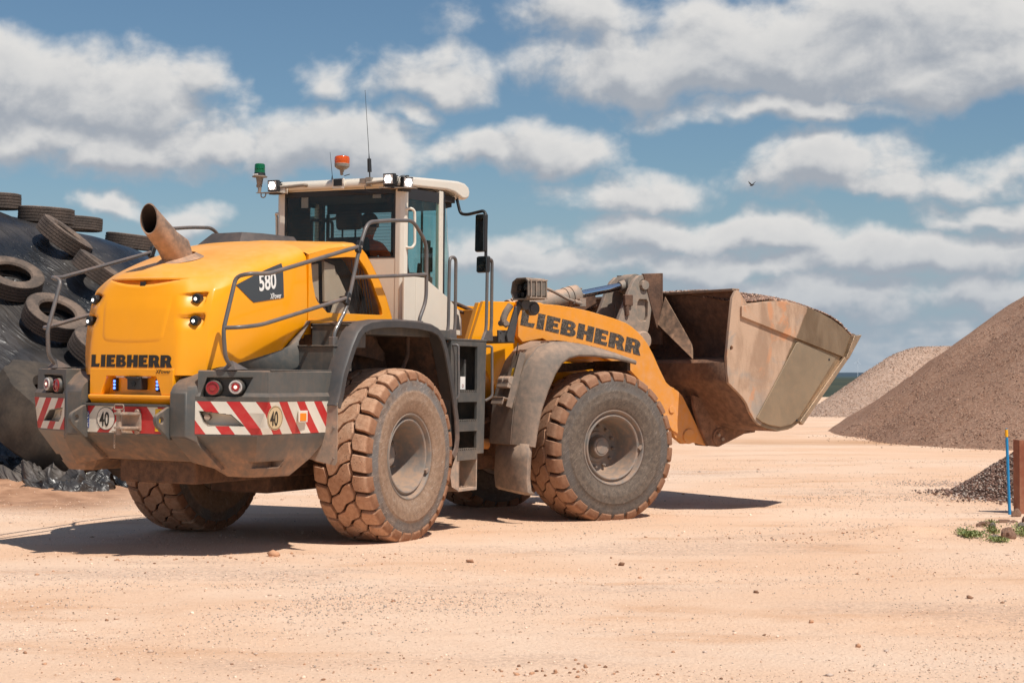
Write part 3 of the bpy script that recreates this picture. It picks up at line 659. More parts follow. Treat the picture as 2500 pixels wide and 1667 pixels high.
# ------------------------------------------------------------------ right edge: pole, post, rocks, weeds
def marker():
    p = Vector((5.583, 19.22, 0)); top = p+Vector((-.035, 0, .965)); mb = MB(plain('blue_pole_paint', (.01, .23, .50), .45))
    mb.cyl(p-Vector((0, 0, .1)), p.lerp(top, .9), .017, .016, 14)
    o = mb.build('marker_pole'); tag(o, 'thin blue marker pole with a yellow top standing at the right edge', 'pole')
    m2 = MB(plain('yellow_tape', (.85, .42, .01), .5)); m2.cyl(p.lerp(top, .9), top-Vector((0, 0, .012)), .0175, .0175, 14); m2.build('yellow_cap', o)
    m3 = MB(plain('blue_plug', (.01, .25, .5), .5)); m3.cyl(top-Vector((0, 0, .012)), top, .013, .012, 12); m3.build('plug', o)
marker()
def post():
    rust = paint('red_oxide_steel', (.26, .075, .035), .7, top=.3, low=.3, z0=0, z1=.5, base=.3, dust=(.42, .22, .13), bump=.003)
    o = tag(empty('steel_post', (5.82, 19.5, 0), (0, 0, .1)), 'rust red steel channel post at the right edge beside the blue pole', 'post')
    mb = MB(rust); mb.box(-.105, .22, -.006, .006, -.2, .80); mb.box(-.117, -.105, -.16, .006, -.2, .83); mb.box(-.117, -.05, -.172, -.16, -.2, .83); mb.box(.06, .2, -.20, -.19, -.2, .80); mb.build('channel', o, bevel=.003)
    m2 = MB(paint('timber', (.42, .34, .24), .8, base=.2)); m2.box(.02, .30, -.26, -.205, .48, .57); m2.build('timber_rail', o, bevel=.004)
post()
def rock(loc, s, seed, label, mat):
    bm = bmesh.new(); bmesh.ops.create_icosphere(bm, subdivisions=3, radius=1)
    for v in bm.verts:
        d = 1+.35*mnoise.noise(v.co*1.1+Vector((seed, 0, 0)))+.10*mnoise.noise(v.co*3+Vector((seed, 3, 0)))
        v.co = Vector((round(v.co.x*d*2.6)/2.6*.5+v.co.x*d*.5, v.co.y*d, round(v.co.z*d*2.2)/2.2*.4+v.co.z*d*.6))
    me = bpy.data.meshes.new('rock'); bm.to_mesh(me); bm.free(); me.materials.append(mat); me.polygons.foreach_set('use_smooth', [True]*len(me.polygons)); me.set_sharp_from_angle(angle=math.radians(28))
    o = link('rock', me, loc=loc); o.scale = s; o.rotation_euler = (0, 0, seed*1.3); return tag(o, label, 'rock', 'rocks at the foot of the post')
def rocks():
    def rm(n, c):
        m, w, b = newmat(n); tc = w.n('ShaderNodeTexCoord').outputs['Object']; w.put(b.inputs['Base Color'], w.mix(w.noise(tc, 3, 7, .7), tuple(k*.55 for k in c), tuple(min(1, k*1.25) for k in c))); b.inputs['Roughness'].default_value = .9
        bp = w.n('ShaderNodeBump'); bp.inputs['Distance'].default_value = .05; w.put(bp.inputs['Height'], w.noise(tc, 6, 6, .7)); w.put(b.inputs['Normal'], bp); return m
    pk = rm('pink_rock', (.48, .27, .18)); gr = rm('grey_rock', (.42, .35, .28))
    L = [((4.72, 16.3, .055), (.078, .07, .075), 1.1, 'largest pinkish angular rock beside the green weeds', pk), ((4.61, 16.35, .022), (.058, .05, .028), 2.3, 'low grey flat rock left of the biggest one, among weeds', gr),
         ((5.56, 18.9, .05), (.058, .05, .062), 3.2, 'upright pink rock at the foot of the blue pole', pk), ((4.68, 17.0, .028), (.068, .05, .036), 4.7, 'flat pinkish rock behind the weeds, farthest left of the rocks', pk),
         ((5.17, 17.7, .022), (.072, .05, .028), 5.2, 'flat slab just behind the biggest rock', pk), ((5.33, 17.7, .05), (.065, .06, .055), 6.1, 'rock cut by the right edge above the weeds', pk),
         ((4.74, 16.9, .03), (.028, .03, .034), 7.9, 'small upright pale rock between the weeds', gr), ((5.02, 16.9, .03), (.05, .04, .04), 8.8, 'small rock at the right edge below the slab', gr),
         ((5.17, 18.0, .03), (.075, .05, .034), 9.6, 'low pink rock in front of the pole foot', pk)]
    for l, s, sd, lb, m in L: rock((l[0], l[1], l[2]+G(l[0], l[1])-.02), s, sd, lb, m)
rocks()
def weeds():
    m, w, b = newmat('weed_leaves'); g = w.n('ShaderNodeNewGeometry'); w.put(b.inputs['Base Color'], w.mix(g.outputs['Random Per Island'], (.09, .13, .022), (.30, .30, .10))); b.inputs['Roughness'].default_value = .6
    mb = MB(m); r = random.Random(5)
    for cx, cy, rx, ry, n in ((4.42, 16.5, .10, .22, 900), (4.34, 16.4, .05, .12, 250), (4.55, 16.05, .07, .12, 450), (4.92, 16.5, .07, .25, 500), (4.70, 16.75, .05, .14, 300), (4.80, 17.2, .05, .12, 160), (5.02, 16.7, .06, .2, 200)):
        for i in range(n):
            x = r.gauss(cx, rx*.6); y = r.gauss(cy, ry*.6); z = G(x, y); a = r.uniform(0, 2*PI); l = r.uniform(.012, .036); t = r.uniform(.1, 1.1); wv = r.uniform(.004, .010)
            d = Vector((math.cos(a)*math.cos(t), math.sin(a)*math.cos(t), math.sin(t))); sd = Vector((-math.sin(a), math.cos(a), 0))*wv; p = Vector((x, y, z+r.uniform(0, .03)))
            mb.add([p, p+d*l*.5+sd, p+d*l, p+d*l*.5-sd], [(0, 1, 2, 3)])
    tag(mb.build('weeds', angle=180), 'low green weeds growing between the rocks at the right edge', 'weeds', kind='stuff')
weeds()

# ------------------------------------------------------------------ far turbines, bird
def turbine(x, y, h, r, label, ph):
    wh = plain('turbine_white', (.8, .82, .85), .6); o = tag(empty('wind_turbine', (x, y, -.3)), label, 'wind turbine', 'wind turbines on the horizon')
    mb = MB(wh); mb.cyl((0, 0, 0), (0, 0, h), r*.05, r*.03, 12); mb.build('tower', o)
    m2 = MB(wh); m2.cyl((0, -r*.12, h), (0, r*.1, h), r*.045, r*.045, 10); m2.build('nacelle', o)
    for k in range(3):
        a = ph+k*2*PI/3; m3 = MB(wh); m3.cyl((0, -r*.12, h), (r*math.sin(a), -r*.12, h+r*math.cos(a)), r*.035, r*.01, 6); m3.build('blade', o)
turbine(606, 3000, 26, 8, 'taller white wind turbine far away between the bucket and the pale heap', .2)
turbine(640, 3100, 13, 4, 'shorter white wind turbine far away, right of the taller one', .9)
def bird():
    bk = plain('dark_feathers', (.02, .018, .016), .8)
    o = tag(empty('bird', (8.43, 60, 8.24), (0, 0, .3)), 'small dark bird flying in the sky above the bucket', 'bird')
    mb = MB(bk); rows = []
    for t, r in ((-.13, .004), (-.08, .02), (0, .035), (.06, .03), (.09, .018), (.115, .02), (.14, .012), (.165, .002)): rows.append([(r*math.cos(a), t, r*.85*math.sin(a)) for a in np.linspace(0, 2*PI, 11)[:-1]])
    mb.grid(rows, closed_u=True); mb.add([(-.03, -.10, 0), (.03, -.10, 0), (.045, -.20, 0), (-.045, -.20, .004)], [(0, 1, 2, 3)]); mb.build('body', o)
    for s in (-1, 1):
        m2 = MB(bk); m2.prism([(0, .05), (s*.09, .075), (s*.2, -.01), (s*.1, -.035), (0, -.04)], -.004, .004, 'z', Matrix.Rotation(s*-.75, 4, 'Y')); m2.build('wing', o)
bird()
# ------------------------------------------------------------------ the wheel loader
# rear frame: x right, y forward, z up from the rear axle; front frame: the same from the front axle
RO = Vector((-2.2019, 16.8298, .8092)); RM = Matrix(((.8893, .4571, .0114), (-.4571, .8894, -.0024), (-.0112, -.0030, .9999)))
FO = Vector((.3271, 19.6752, .7791)); FM = Matrix(((.5594, .8289, 0), (-.8289, .5594, 0), (0, 0, 1)))
def orth(m):
    x = m.col[0].normalized(); z = x.cross(m.col[1]).normalized(); y = z.cross(x); return Matrix((x, y, z)).transposed()
RW = Matrix.Translation(RO) @ orth(RM).to_4x4(); FW = Matrix.Translation(FO) @ orth(FM).to_4x4()
loader = empty('wheel_loader'); loader.matrix_world = RW @ Matrix.Translation((0, 0, -.809))
tag(loader, 'yellow wheel loader with white cab carrying a full bucket of chippings across the quarry floor', 'wheel loader')
RL = Matrix.Translation((0, 0, .809)); FL = loader.matrix_world.inverted() @ FW
def rear(mb, name, parent=None, **k): return mb.build(name, loader if parent is None else parent, mw=RL if parent is None else None, **k)
def frnt(mb, name, parent=None, **k): return mb.build(name, loader if parent is None else parent, mw=FL if parent is None else None, **k)

# ---- letters
def arc(cx, cy, rx, ry, a0, a1, n=8): return [(cx+rx*math.cos(math.radians(a0+(a1-a0)*i/n)), cy+ry*math.sin(math.radians(a0+(a1-a0)*i/n))) for i in range(n+1)]
GLY = {
 'L': (.68, [(0, 0), (.64, 0), (.68, .30), (.50, .26), (.35, .25), (.35, 1), (-.02, 1), (-.02, .9), (0, .85)], []),
 'I': (.38, [(0, 0), (.38, 0), (.36, .1), (.36, .9), (.38, 1), (0, 1), (.02, .9), (.02, .1)], []),
 'E': (.66, [(0, 0), (.66, 0), (.67, .27), (.52, .23), (.35, .23), (.35, .40), (.58, .38), (.58, .62), (.35, .60), (.35, .77), (.52, .77), (.65, .73), (.65, 1), (0, 1)], []),
 'B': (.74, [(0, 0)]+arc(.46, .28, .29, .28, -90, 75)+arc(.44, .745, .26, .255, -60, 90)+[(0, 1)], [[(.33, .20)]+arc(.42, .295, .055, .095, -90, 90)+[(.33, .39)], [(.33, .60)]+arc(.41, .69, .05, .085, -90, 90)+[(.33, .78)]]),
 'H': (.80, [(0, 0), (.34, 0), (.34, .38), (.47, .38), (.47, 0), (.81, 0), (.81, 1), (.47, 1), (.47, .62), (.34, .62), (.34, 1), (0, 1)], []),
 'R': (.78, [(0, 0), (.34, 0), (.34, .36), (.38, .36), (.46, 0), (.84, 0), (.70, .40)]+arc(.46, .70, .30, .30, -30, 90)+[(0, 1)], [[(.33, .56)]+arc(.42, .67, .055, .105, -90, 90)+[(.33, .775)]]),
}
def word(mb, txt, h, place, sx=1.0, gap=.075):
    """place(u, v) maps flat letter metres to 3D"""
    x = 0; out = []
    for ch in txt:
        wd, outer, holes = GLY[ch]
        loops = [[Vector((u*h*sx+x, v*h, 0)) for u, v in l] for l in [outer]+holes]
        flat = [p for l in loops for p in l]; tris = tessellate_polygon(loops)
        mb.add([place(p.x, p.y) for p in flat], [tuple(t) for t in tris]); x += (wd+gap)*h*sx
    return x
def font(mb, txt, h, place, sx=1.0, off=0.0, align='LEFT', shear=0.0):
    cu = bpy.data.curves.new('t', 'FONT'); cu.body = txt; cu.size = h*1.37; cu.offset = off; cu.align_x = align; cu.shear = shear; cu.resolution_u = 4
    ob = bpy.data.objects.new('t', cu); C.objects.link(ob); dg = bpy.context.evaluated_depsgraph_get()
    me = bpy.data.meshes.new_from_object(ob.evaluated_get(dg)); bpy.data.objects.remove(ob)
    mb.add([place(v.co.x*sx, v.co.y) for v in me.vertices], [tuple(p.vertices) for p in me.polygons])
def decal(mb, name, parent, mw=None):
    return link(name, mb.mesh(name, smooth=False), parent, mw=mw)

# ---- engine hood: meridians from the tail round to the seam, each rising from sill to ridge
Zs = None
MER = [
 [(0, -2.365, .745), (0, -2.365, .84), (0, -2.36, 1.02), (0, -2.30, 1.36), (0, -2.25, 1.50), (0, -2.235, 1.585), (0, -2.12, 1.665), (0, -1.90, 1.755)],
 [(.24, -2.365, .745), (.24, -2.365, .84), (.24, -2.358, 1.02), (.235, -2.295, 1.36), (.235, -2.245, 1.50), (.235, -2.23, 1.58), (.17, -2.08, 1.675), (0, -1.86, 1.763)],
 [(.46, -2.36, .745), (.46, -2.36, .84), (.465, -2.35, 1.02), (.45, -2.285, 1.36), (.43, -2.225, 1.50), (.40, -2.16, 1.60), (.28, -2.0, 1.69), (0, -1.80, 1.775)],
 [(.50, -2.345, .745), (.50, -2.34, .84), (.505, -2.325, 1.02), (.49, -2.26, 1.36), (.47, -2.20, 1.50), (.44, -2.12, 1.605), (.31, -1.96, 1.70), (0, -1.76, 1.785)],
 [(.66, -2.19, .745), (.665, -2.19, .84), (.675, -2.19, 1.02), (.665, -2.14, 1.36), (.65, -2.08, 1.49), (.60, -1.99, 1.60), (.40, -1.83, 1.725), (0, -1.62, 1.82)],
 [(.70, -2.10, .775), (.705, -2.10, .86), (.72, -2.10, 1.02), (.715, -2.06, 1.36), (.695, -2.0, 1.50), (.65, -1.93, 1.62), (.43, -1.76, 1.745), (0, -1.53, 1.84)],
 [(.72, -1.90, .82), (.73, -1.90, .90), (.755, -1.90, 1.05), (.745, -1.88, 1.38), (.725, -1.86, 1.56), (.68, -1.80, 1.67), (.45, -1.62, 1.78), (0, -1.42, 1.865)],
 [(.745, -1.55, .89), (.76, -1.55, .97), (.79, -1.55, 1.10), (.785, -1.55, 1.42), (.765, -1.54, 1.66), (.72, -1.50, 1.77), (.47, -1.38, 1.865), (0, -1.22, 1.92)],
 [(.77, -1.20, .975), (.785, -1.20, 1.04), (.82, -1.20, 1.16), (.815, -1.20, 1.46), (.80, -1.20, 1.74), (.755, -1.19, 1.85), (.48, -1.12, 1.935), (0, -1.05, 1.965)],
 [(.785, -1.06, 1.06), (.80, -1.06, 1.10), (.83, -1.06, 1.20), (.825, -1.06, 1.50), (.81, -1.06, 1.78), (.765, -1.05, 1.89), (.48, -.98, 1.965), (0, -.93, 1.99)],
 [(.795, -.925, 1.10), (.81, -.925, 1.14), (.835, -.925, 1.23), (.83, -.925, 1.52), (.815, -.925, 1.82), (.77, -.915, 1.925), (.48, -.87, 1.99), (0, -.85, 2.01)],
]
def hood():
    mb = MB(M['yellow'])
    right = MER; left = [[(-x, y, z) for x, y, z in r] for r in MER[:0:-1]]
    rows = left+right
    # tie the two ridge ends together through shared points; merged below
    mb.grid(rows)
    o = rear(mb, 'engine_hood', angle=180)
    bm = bmesh.new(); bm.from_mesh(o.data); bmesh.ops.remove_doubles(bm, verts=bm.verts, dist=.0005); bmesh.ops.recalc_face_normals(bm, faces=bm.faces)
    cl = bm.edges.layers.float.new('crease_edge')
    for e in bm.edges:      # creases: sill-side fold, tail corner, chamfer corner
        a, b = e.verts; 
        def near(v, m, lv): return any((v.co-Vector((s*MER[m][l][0], MER[m][l][1], MER[m][l][2]))).length < .002 for l in lv for s in (1, -1))
        for m_ in (4,):
            if near(a, m_, range(0, 6)) and near(b, m_, range(0, 6)): e[cl] = .55
        for m_ in range(4, 10):
            for sg_ in (1, -1):
                A_, B_ = [Vector((sg_*MER[q_][4][0], MER[q_][4][1], MER[q_][4][2])) for q_ in (m_, m_+1)]
                if {round((a.co-A_).length, 3) < .002, round((b.co-B_).length, 3) < .002} == {True} or {round((b.co-A_).length, 3) < .002, round((a.co-B_).length, 3) < .002} == {True}: e[cl] = .7
        if e.is_boundary: e[cl] = 1
    bm.to_mesh(o.data); bm.free()
    su = o.modifiers.new('s', 'SUBSURF'); su.levels = su.render_levels = 4; bpy.context.view_layer.update(); freeze(o)
    # sculpted pockets for the tail lamps: sharp brow above, fading away inwards and down
    def st(t): t = max(0, min(1, t)); return t*t*(3-2*t)
    for v in o.data.vertices:
        if v.co.y > -1.9: continue
        x = abs(v.co.x)
        u_ = (v.co.x+.01)/.43
        if abs(u_) < 1:
            e_ = .085*(1-u_*u_); t = (1.583-v.co.z)/max(e_, .004)
            if 0 < t < 1: v.co.y += .045*(1-u_*u_)**.5*(st(t/.12) if t < .12 else 1-st((t-.12)/.88))
        for (lx, lz) in ((.555, 1.405), (.57, 1.215)):
            zb = lz+.055+.10*(x-lx)
            if lx-.17 < x < lx+.06 and zb-.14 < v.co.z < zb:
                t = (zb-v.co.z)/.14
                v.co.y += .055*st((x-(lx-.17))/.17)*st((lx+.06-x)/.012)*(st(t/.10) if t < .10 else 1-st((t-.10)/.90))
    so_ = o.modifiers.new('solidify', 'SOLIDIFY'); so_.thickness = .015; so_.offset = -1
    bm = bmesh.new(); bm.from_mesh(o.data); bvh = BVHTree.FromBMesh(bm); bm.free()
    return o, bvh
HOOD, HB = hood()
def onhood(x, z, off=.004):          # tail face, looking forward
    h = HB.ray_cast(Vector((x, -4, z)), Vector((0, 1, 0))); return (h[0]+Vector((0, -off, 0))) if h[0] is not None else Vector((x, -2.3, z))
def onside(y, z, off=.005, s=1):
    h = HB.ray_cast(Vector((3*s, y, z)), Vector((-s, 0, 0))); return (h[0]+Vector((s*off, 0, 0))) if h[0] is not None else Vector((s*.82, y, z))
# raised centre panel on the tail
def tail_panel_relief():
    mb = MB(M['yellow']); rows = []; nx, nz = 40, 40
    for j in range(nz+1):
        v = j/nz; z = 1.03+.43*v; row = []
        hw = .335+.055*v
        for i in range(nx+1):
            u = i/nx*2-1; x = u*hw-.012
            du = (1-abs(u))*hw; dv = min(v*.43, (1-v)*.43*1.0); 
            cr = .06; d = min(du, dv)
            if du < cr and v*.43 < cr: d = cr-math.hypot(cr-du, cr-v*.43)
            off = .008*max(0, min(1, d/.03))*max(0, min(1, (1-v)*3))-.002
            z2 = z-.018*(1-u*u)*(1-v)
            row.append(onhood(x, z2, off))
        rows.append(row)
    mb.grid(rows); rear(mb, 'raised_panel', HOOD, angle=60)
tail_panel_relief()
def brow():
    mb = MB(M['yellow']); n = 24; top = []; bot = []; back = []
    for i in range(n+1):
        u = i/n*2-1; x = u*.44-.01; e = (1-u*u)
        p = onhood(x, 1.585, .004); q = onhood(x, 1.585-.075*e-.002, .003)
        top.append(onhood(x, 1.60, .0)); bot.append(p+Vector((0, -.022*e, 0))); back.append(q)
    mb.grid([top, bot, [b+Vector((0, .0, -.014)) for b in bot], [p+Vector((0, .05*1, -.02)) for p in bot]]); rear(mb, 'hood_brow', HOOD, angle=50)
    c = MB(M['dark']); p = onhood(.005, 1.535, .012); c.cbox(p, (.055, .02, .04)); rear(c, 'hood_latch', HOOD, bevel=.003)
brow()
# lower tail: yellow box between the counterweight horns with a recess for the camera
def tail():
    mb = MB(M['yellow'])
    mb.prism([(-.455, .50), (.455, .50), (.455, .775), (-.455, .775)], -2.27, -2.0, 'y')
    mb.prism([(-.455, .575), (-.33, .575), (-.27, .735), (.27, .735), (.33, .575), (.455, .575), (.455, .80), (-.455, .80)], -2.372, -2.27, 'y')
    mb.prism([(-2.372, .575), (-2.26, .575), (-2.26, .498), (-2.35, .498), (-2.362, .52), (-2.395, .545), (-2.395, .57)], -.455, .455, 'x')
    o = rear(mb, 'tail_panel', bevel=.008, seg=3)
    c = MB(M['black']); c.cbox((.035, -2.325, .675), (.15, .10, .115)); c.cbox((.035, -2.38, .72), (.135, .05, .02)); co = rear(c, 'reversing_camera', bevel=.012)
    l = MB(M['blackg']); l.cyl((.035, -2.37, .67), (.035, -2.38, .67), .022); rear(l, 'lens', co)
    for x in (-.235, .232):
        b = MB(M['black']); b.cbox((x, -2.285, .66), (.042, .035, .115)); bo = rear(b, 'blue_strobe_light', bevel=.008)
        e = MB(M['ledb'])
        for k in range(3): e.cyl((x, -2.302, .63+.030*k), (x, -2.309, .63+.030*k), .011, n=10)
        rear(e, 'led', bo)
    for x in (-.13, .12):
        b = MB(M['lens']); b.cbox((x, -2.33, .728), (.09, .05, .014)); rear(b, 'number_plate_lamp')
tail()
def tail_text():
    mb = MB(M['text']); 
    w_ = [0]
    t = MB(M['text']); L = word(t, 'LIEBHERR', .106, lambda u, v: (u, 0, v), 1.0)
    k = .888/L
    word(mb, 'LIEBHERR', .106, lambda u, v: onhood(-.452+u, .812+v, .004), k, .075); decal(mb, 'maker_lettering', HOOD)
    m2 = MB(M['text']); font(m2, 'XPower', .034, lambda u, v: (.272+u, -2.3765, .762+v), .98, .0008, shear=.15); decal(m2, 'model_lettering', HOOD)
tail_text()
# hood side badge 580
def badge():
    for s in (1, -1):
        mb = MB(M['badge']); n = 12; rows = []
        # corners (y, z): long blade shape
        for i in range(n+1):
            t = i/n; y = -1.87+.60*t; zt = 1.535+.225*t+.012*math.sin(PI*t); zb = 1.53-.14*(t/.32) if t < .32 else 1.39+.06*(t-.32)/.68
            rows.append([onside(y, zb+(zt-zb)*k/6, .005, s) for k in range(7)])
        mb.grid(rows); o = rear(mb, 'model_badge', HOOD)
        if s > 0:
            m2 = MB(M['textw']); font(m2, '580', .15, lambda u, v: onside(-1.60+u, 1.495+v+.17*u, .009), .74, .0050); decal(m2, 'number_580', o)
            m3 = MB(M['textw']); font(m3, 'XPower', .052, lambda u, v: onside(-1.455+u, 1.430+v+.10*u, .009), .60, .0012); decal(m3, 'model_lettering', o)
        else:
            m2 = MB(M['textw']); font(m2, '580', .165, lambda u, v: onside(-1.33-u, 1.50+v, .009, -1), .72, .0045); decal(m2, 'number_580', o)
badge()
# LED lamps on the tail corners
def tail_lamps():
    for s in (1, -1):
        for (x, y, z) in ((.555, -2.20, 1.405), (.57, -2.245, 1.215)):
            h = HB.ray_cast(Vector((s*x, -4, z)), Vector((0, 1, 0)))[0]
            c = Vector((s*x, h.y-.035, z)); n = Vector((s*.25, -1, 0)).normalized()
            mb = MB(M['black'], M['ledw'], M['blackg'])
            mb.cyl(c-n*.03, c+n*.035, .044, .042, n=8); mb.use(2).cyl(c+n*.0351, c+n*.037, .034, .033, n=14)
            o = rear(mb, 'tail_work_light', bevel=.006, label=None)
            e = MB(M['ledw']); e.cyl(c+n*.037+Vector((-.006, 0, -.004)), c+n*.042+Vector((-.006, 0, -.004)), .014, .012, n=12); rear(e, 'led', o)
tail_lamps()
# front section of the hood with the grille window
def hood_front():
    side = [(-.915, 1.235), (.565, 1.235), (.55, 1.34), (.44, 1.53), (.32, 1.68), (.17, 1.83), (.06, 1.93), (-.02, 1.975), (-.12, 1.99), (-.35, 1.97), (-.60, 1.935), (-.915, 1.86)]
    win = [(-.60, 1.338), (.375, 1.35), (.355, 1.42), (.18, 1.66), (.05, 1.79), (-.08, 1.885), (-.30, 1.875), (-.60, 1.845), (-.885, 1.785), (-.855, 1.62), (-.80, 1.47), (-.76, 1.43)]
    mb = MB(M['yellow'])
    for s in (1, -1): mb.prism(side, s*.80, s*.838, 'x', holes=[win])
    # roof skin and curved front edge
    rows = []
    for y, z in ((-.93, 1.86), (-.60, 1.935), (-.35, 1.97), (-.12, 1.99)):
        dz_ = 0 if y > -.8 else -.014
        rows.append([(-.838, y, z), (-.80, y, z+.032+dz_), (-.70, y, z+.046+dz_), (-.45, y, z+.096-.06*(y+.93)), (0, y, z+.126-.08*(y+.93)), (.45, y, z+.096-.06*(y+.93)), (.70, y, z+.046+dz_), (.80, y, z+.032+dz_), (.838, y, z)])
    for (y, z) in ((-.02, 1.975), (.06, 1.93), (.17, 1.83), (.32, 1.68), (.44, 1.53), (.55, 1.34), (.565, 1.235)):
        f = 1 if z < 1.95 else 1
        rows.append([(-.838, y, z), (-.80, y+.01, z+.012), (-.70, y+.02, z+.022), (-.5, y+.025, z+.028), (0, y+.03, z+.03), (.5, y+.025, z+.028), (.70, y+.02, z+.022), (.80, y+.01, z+.012), (.838, y, z)])
    mb.grid(rows)
    # lower sill lip
    mb.prism([(-.915, 1.235), (.60, 1.235), (.60, 1.262), (-.915, 1.262)], .838, .862, 'x'); mb.prism([(-.915, 1.235), (.60, 1.235), (.60, 1.262), (-.915, 1.262)], -.862, -.838, 'x')
    o = rear(mb, 'engine_cover', angle=30, bevel=.004)
    for s in (1, -1):
        g = MB(M['grille']); g.add([(s*.822, y_, z_) for y_, z_ in win], [tuple(range(len(win)))]); rear(g, 'side_grille_window', o)
        for k in range(6):
            d = MB(M['black']); y = -.02+.055*k; d.prism([(y, 1.36), (y+.006, 1.36), (y-.12+.006, 1.86-.03*k), (y-.12, 1.86-.03*k)], s*.792, s*.798, 'x'); rear(d, 'grille_bar', o)
    inn = MB(M['dark']); inn.prism([(-.9, 1.24), (.50, 1.24), (.30, 1.60), (-.06, 1.88), (-.9, 1.80)], -.64, .64, 'x'); rear(inn, 'engine_block', o)
    be = paint('beige_fan_shroud', (.50, .44, .36), .6, base=.3, dust=(.5, .38, .28))
    for s in (1, -1):
        for (y0, z0, y1, z1, y2, z2, y3, z3, xx) in ((-.80, 1.46, -.74, 1.78, -.60, 1.80, -.58, 1.44, .70), (-.56, 1.44, -.58, 1.82, -.40, 1.79, -.30, 1.47, .75), (-.46, 1.34, -.40, 1.45, -.24, 1.44, -.14, 1.34, .77), (-.28, 1.50, -.36, 1.76, -.28, 1.70, -.12, 1.52, .72)):
            b2 = MB(be); b2.prism([(y0, z0), (y1, z1), (y2, z2), (y3, z3)], s*xx, s*(xx+.03), 'x'); rear(b2, 'fan_shroud', o, bevel=.006)
    hb_ = paint('hose_brown', (.16, .09, .07), .7, base=.4)
    for s in (1, -1):
        b3 = MB(hb_); b3.tube([(s*.70, -.80, 1.36), (s*.72, -.66, 1.48), (s*.70, -.58, 1.40), (s*.72, -.50, 1.36)], .035, fillet=.06); rear(b3, 'engine_hose', o)
        b3 = MB(hb_); b3.tube([(s*.66, -.9, 1.62), (s*.66, -.75, 1.80), (s*.64, -.5, 1.86), (s*.62, -.2, 1.80)], .014); rear(b3, 'engine_hose', o)
hood_front()
def hood_top():
    mb = MB(M['greyc']); rows = []
    # flat dark intake cover on the roof of the hood
    base = [(-.52, -.80), (.0, -.84), (.12, -.60), (.16, -.02), (-.56, -.02), (-.60, -.55)]
    top = [(-.44, -.68), (-.06, -.72), (.04, -.52), (.08, -.06), (-.48, -.06), (-.52, -.48)]
    mb.add([(x, y, 1.99) for x, y in base]+[(x, y, 2.105) for x, y in top], [tuple(range(6, 12))]+[(i, (i+1) % 6, 6+(i+1) % 6, 6+i) for i in range(6)]); mb.mats = [M['greyw']]; rear(mb, 'air_intake_cover', bevel=.006)
    fl_ = MB(M['yellow']); sec = [(.80, 1.12), (.812, 1.30), (.815, 1.52), (.80, 1.79), (.76, 1.875), (.62, 1.925), (.45, 1.955), (.22, 1.975), (0, 1.98)]; sec = sec+[(-x_, z_) for x_, z_ in sec[-2::-1]]
    fl_.grid([[(x_, -1.04, z_-.03) for x_, z_ in sec], [(x_, -.95, z_+.004) for x_, z_ in sec], [(x_, -.82, z_+.012) for x_, z_ in sec]]); rear(fl_, 'seam_strip', HOOD)
    e = MB(M['exhaust'], M['exin'])
    # oval exhaust stack raked back, cut at an angle
    A = Vector((0, -1.72, 1.80)); d = Vector((0, -.46, .32)).normalized(); q = Vector((0, .32, .46)).normalized(); n = 28; rows = []; rin = []
    for t, kx, ky in ((0, .135, .20), (.12, .125, .165), (.4, .112, .125), (1, .098, .112)):
        row = []; ri = []
        for i in range(n):
            a = 2*PI*i/n; L = .54*t
            cutL = 0
            if t == 1: cutL = .078*math.cos(a)
            p = A+d*(L+cutL)+Vector((1, 0, 0))*kx*math.sin(a)+q*ky*math.cos(a); row.append(p)
            ri.append(A+d*(L+cutL)+Vector((1, 0, 0))*(kx-.012)*math.sin(a)+q*(ky-.012)*math.cos(a))
        rows.append(row); rin.append(ri)
    rows[0] = [(p[0], -1.70+(p[1]+1.72)*.85, 1.78-.05+.22*(p[1]+1.72)) for p in rows[0]]
    e.grid(rows, closed_u=True); e.use(1); e.grid(rin[1:], closed_u=True); e.use(0); e.grid([rows[-1], rin[-1]], closed_u=True)
    e.use(1); e.add(rin[1], [tuple(range(n))])
    o = rear(e, 'exhaust_stack', angle=50)
    f = MB(M['exhaust']); f.grid([[(.19*math.sin(2*PI*i/n), -1.72+.24*math.cos(2*PI*i/n), 1.782+.24*(.24*math.cos(2*PI*i/n)-.02)) for i in range(n)], [(.125*math.sin(2*PI*i/n), -1.72+.15*math.cos(2*PI*i/n), 1.825+.24*.15*math.cos(2*PI*i/n)) for i in range(n)]], closed_u=True); rear(f, 'exhaust_collar', o)
hood_top()

# ---- counterweight / rear bumper
def bump_rows(s):
    R = [(.795, [(.70, -2.26), (.72, -2.36), (1.255, -2.12), (1.275, -1.14), (.60, -1.14)]),
         (.785, [(.69, -2.26), (.72, -2.375), (1.265, -2.13), (1.285, -1.13), (.60, -1.13)]),
         (.607, [(.69, -2.26), (.72, -2.378), (1.268, -2.135), (1.288, -1.13), (.60, -1.13)]),
         (.575, [(.68, -2.26), (.712, -2.398), (1.288, -2.152), (1.312, -1.13), (.60, -1.13)]),
         (.545, [(.68, -2.26), (.71, -2.395), (1.285, -2.15), (1.31, -1.13), (.60, -1.13)]),
         (.245, [(.68, -2.26), (.71, -2.395), (1.20, -2.19), (1.285, -1.20), (.60, -1.20)]),
         (.03, [(.55, -2.12), (.63, -2.20), (1.10, -2.07), (1.21, -1.42), (.60, -1.42)]),
         (-.115, [(.74, -1.98), (.80, -2.02), (1.02, -1.98), (1.12, -1.60), (.74, -1.60)])]
    return [[(s*x, y, z) for x, y in p] for z, p in R]
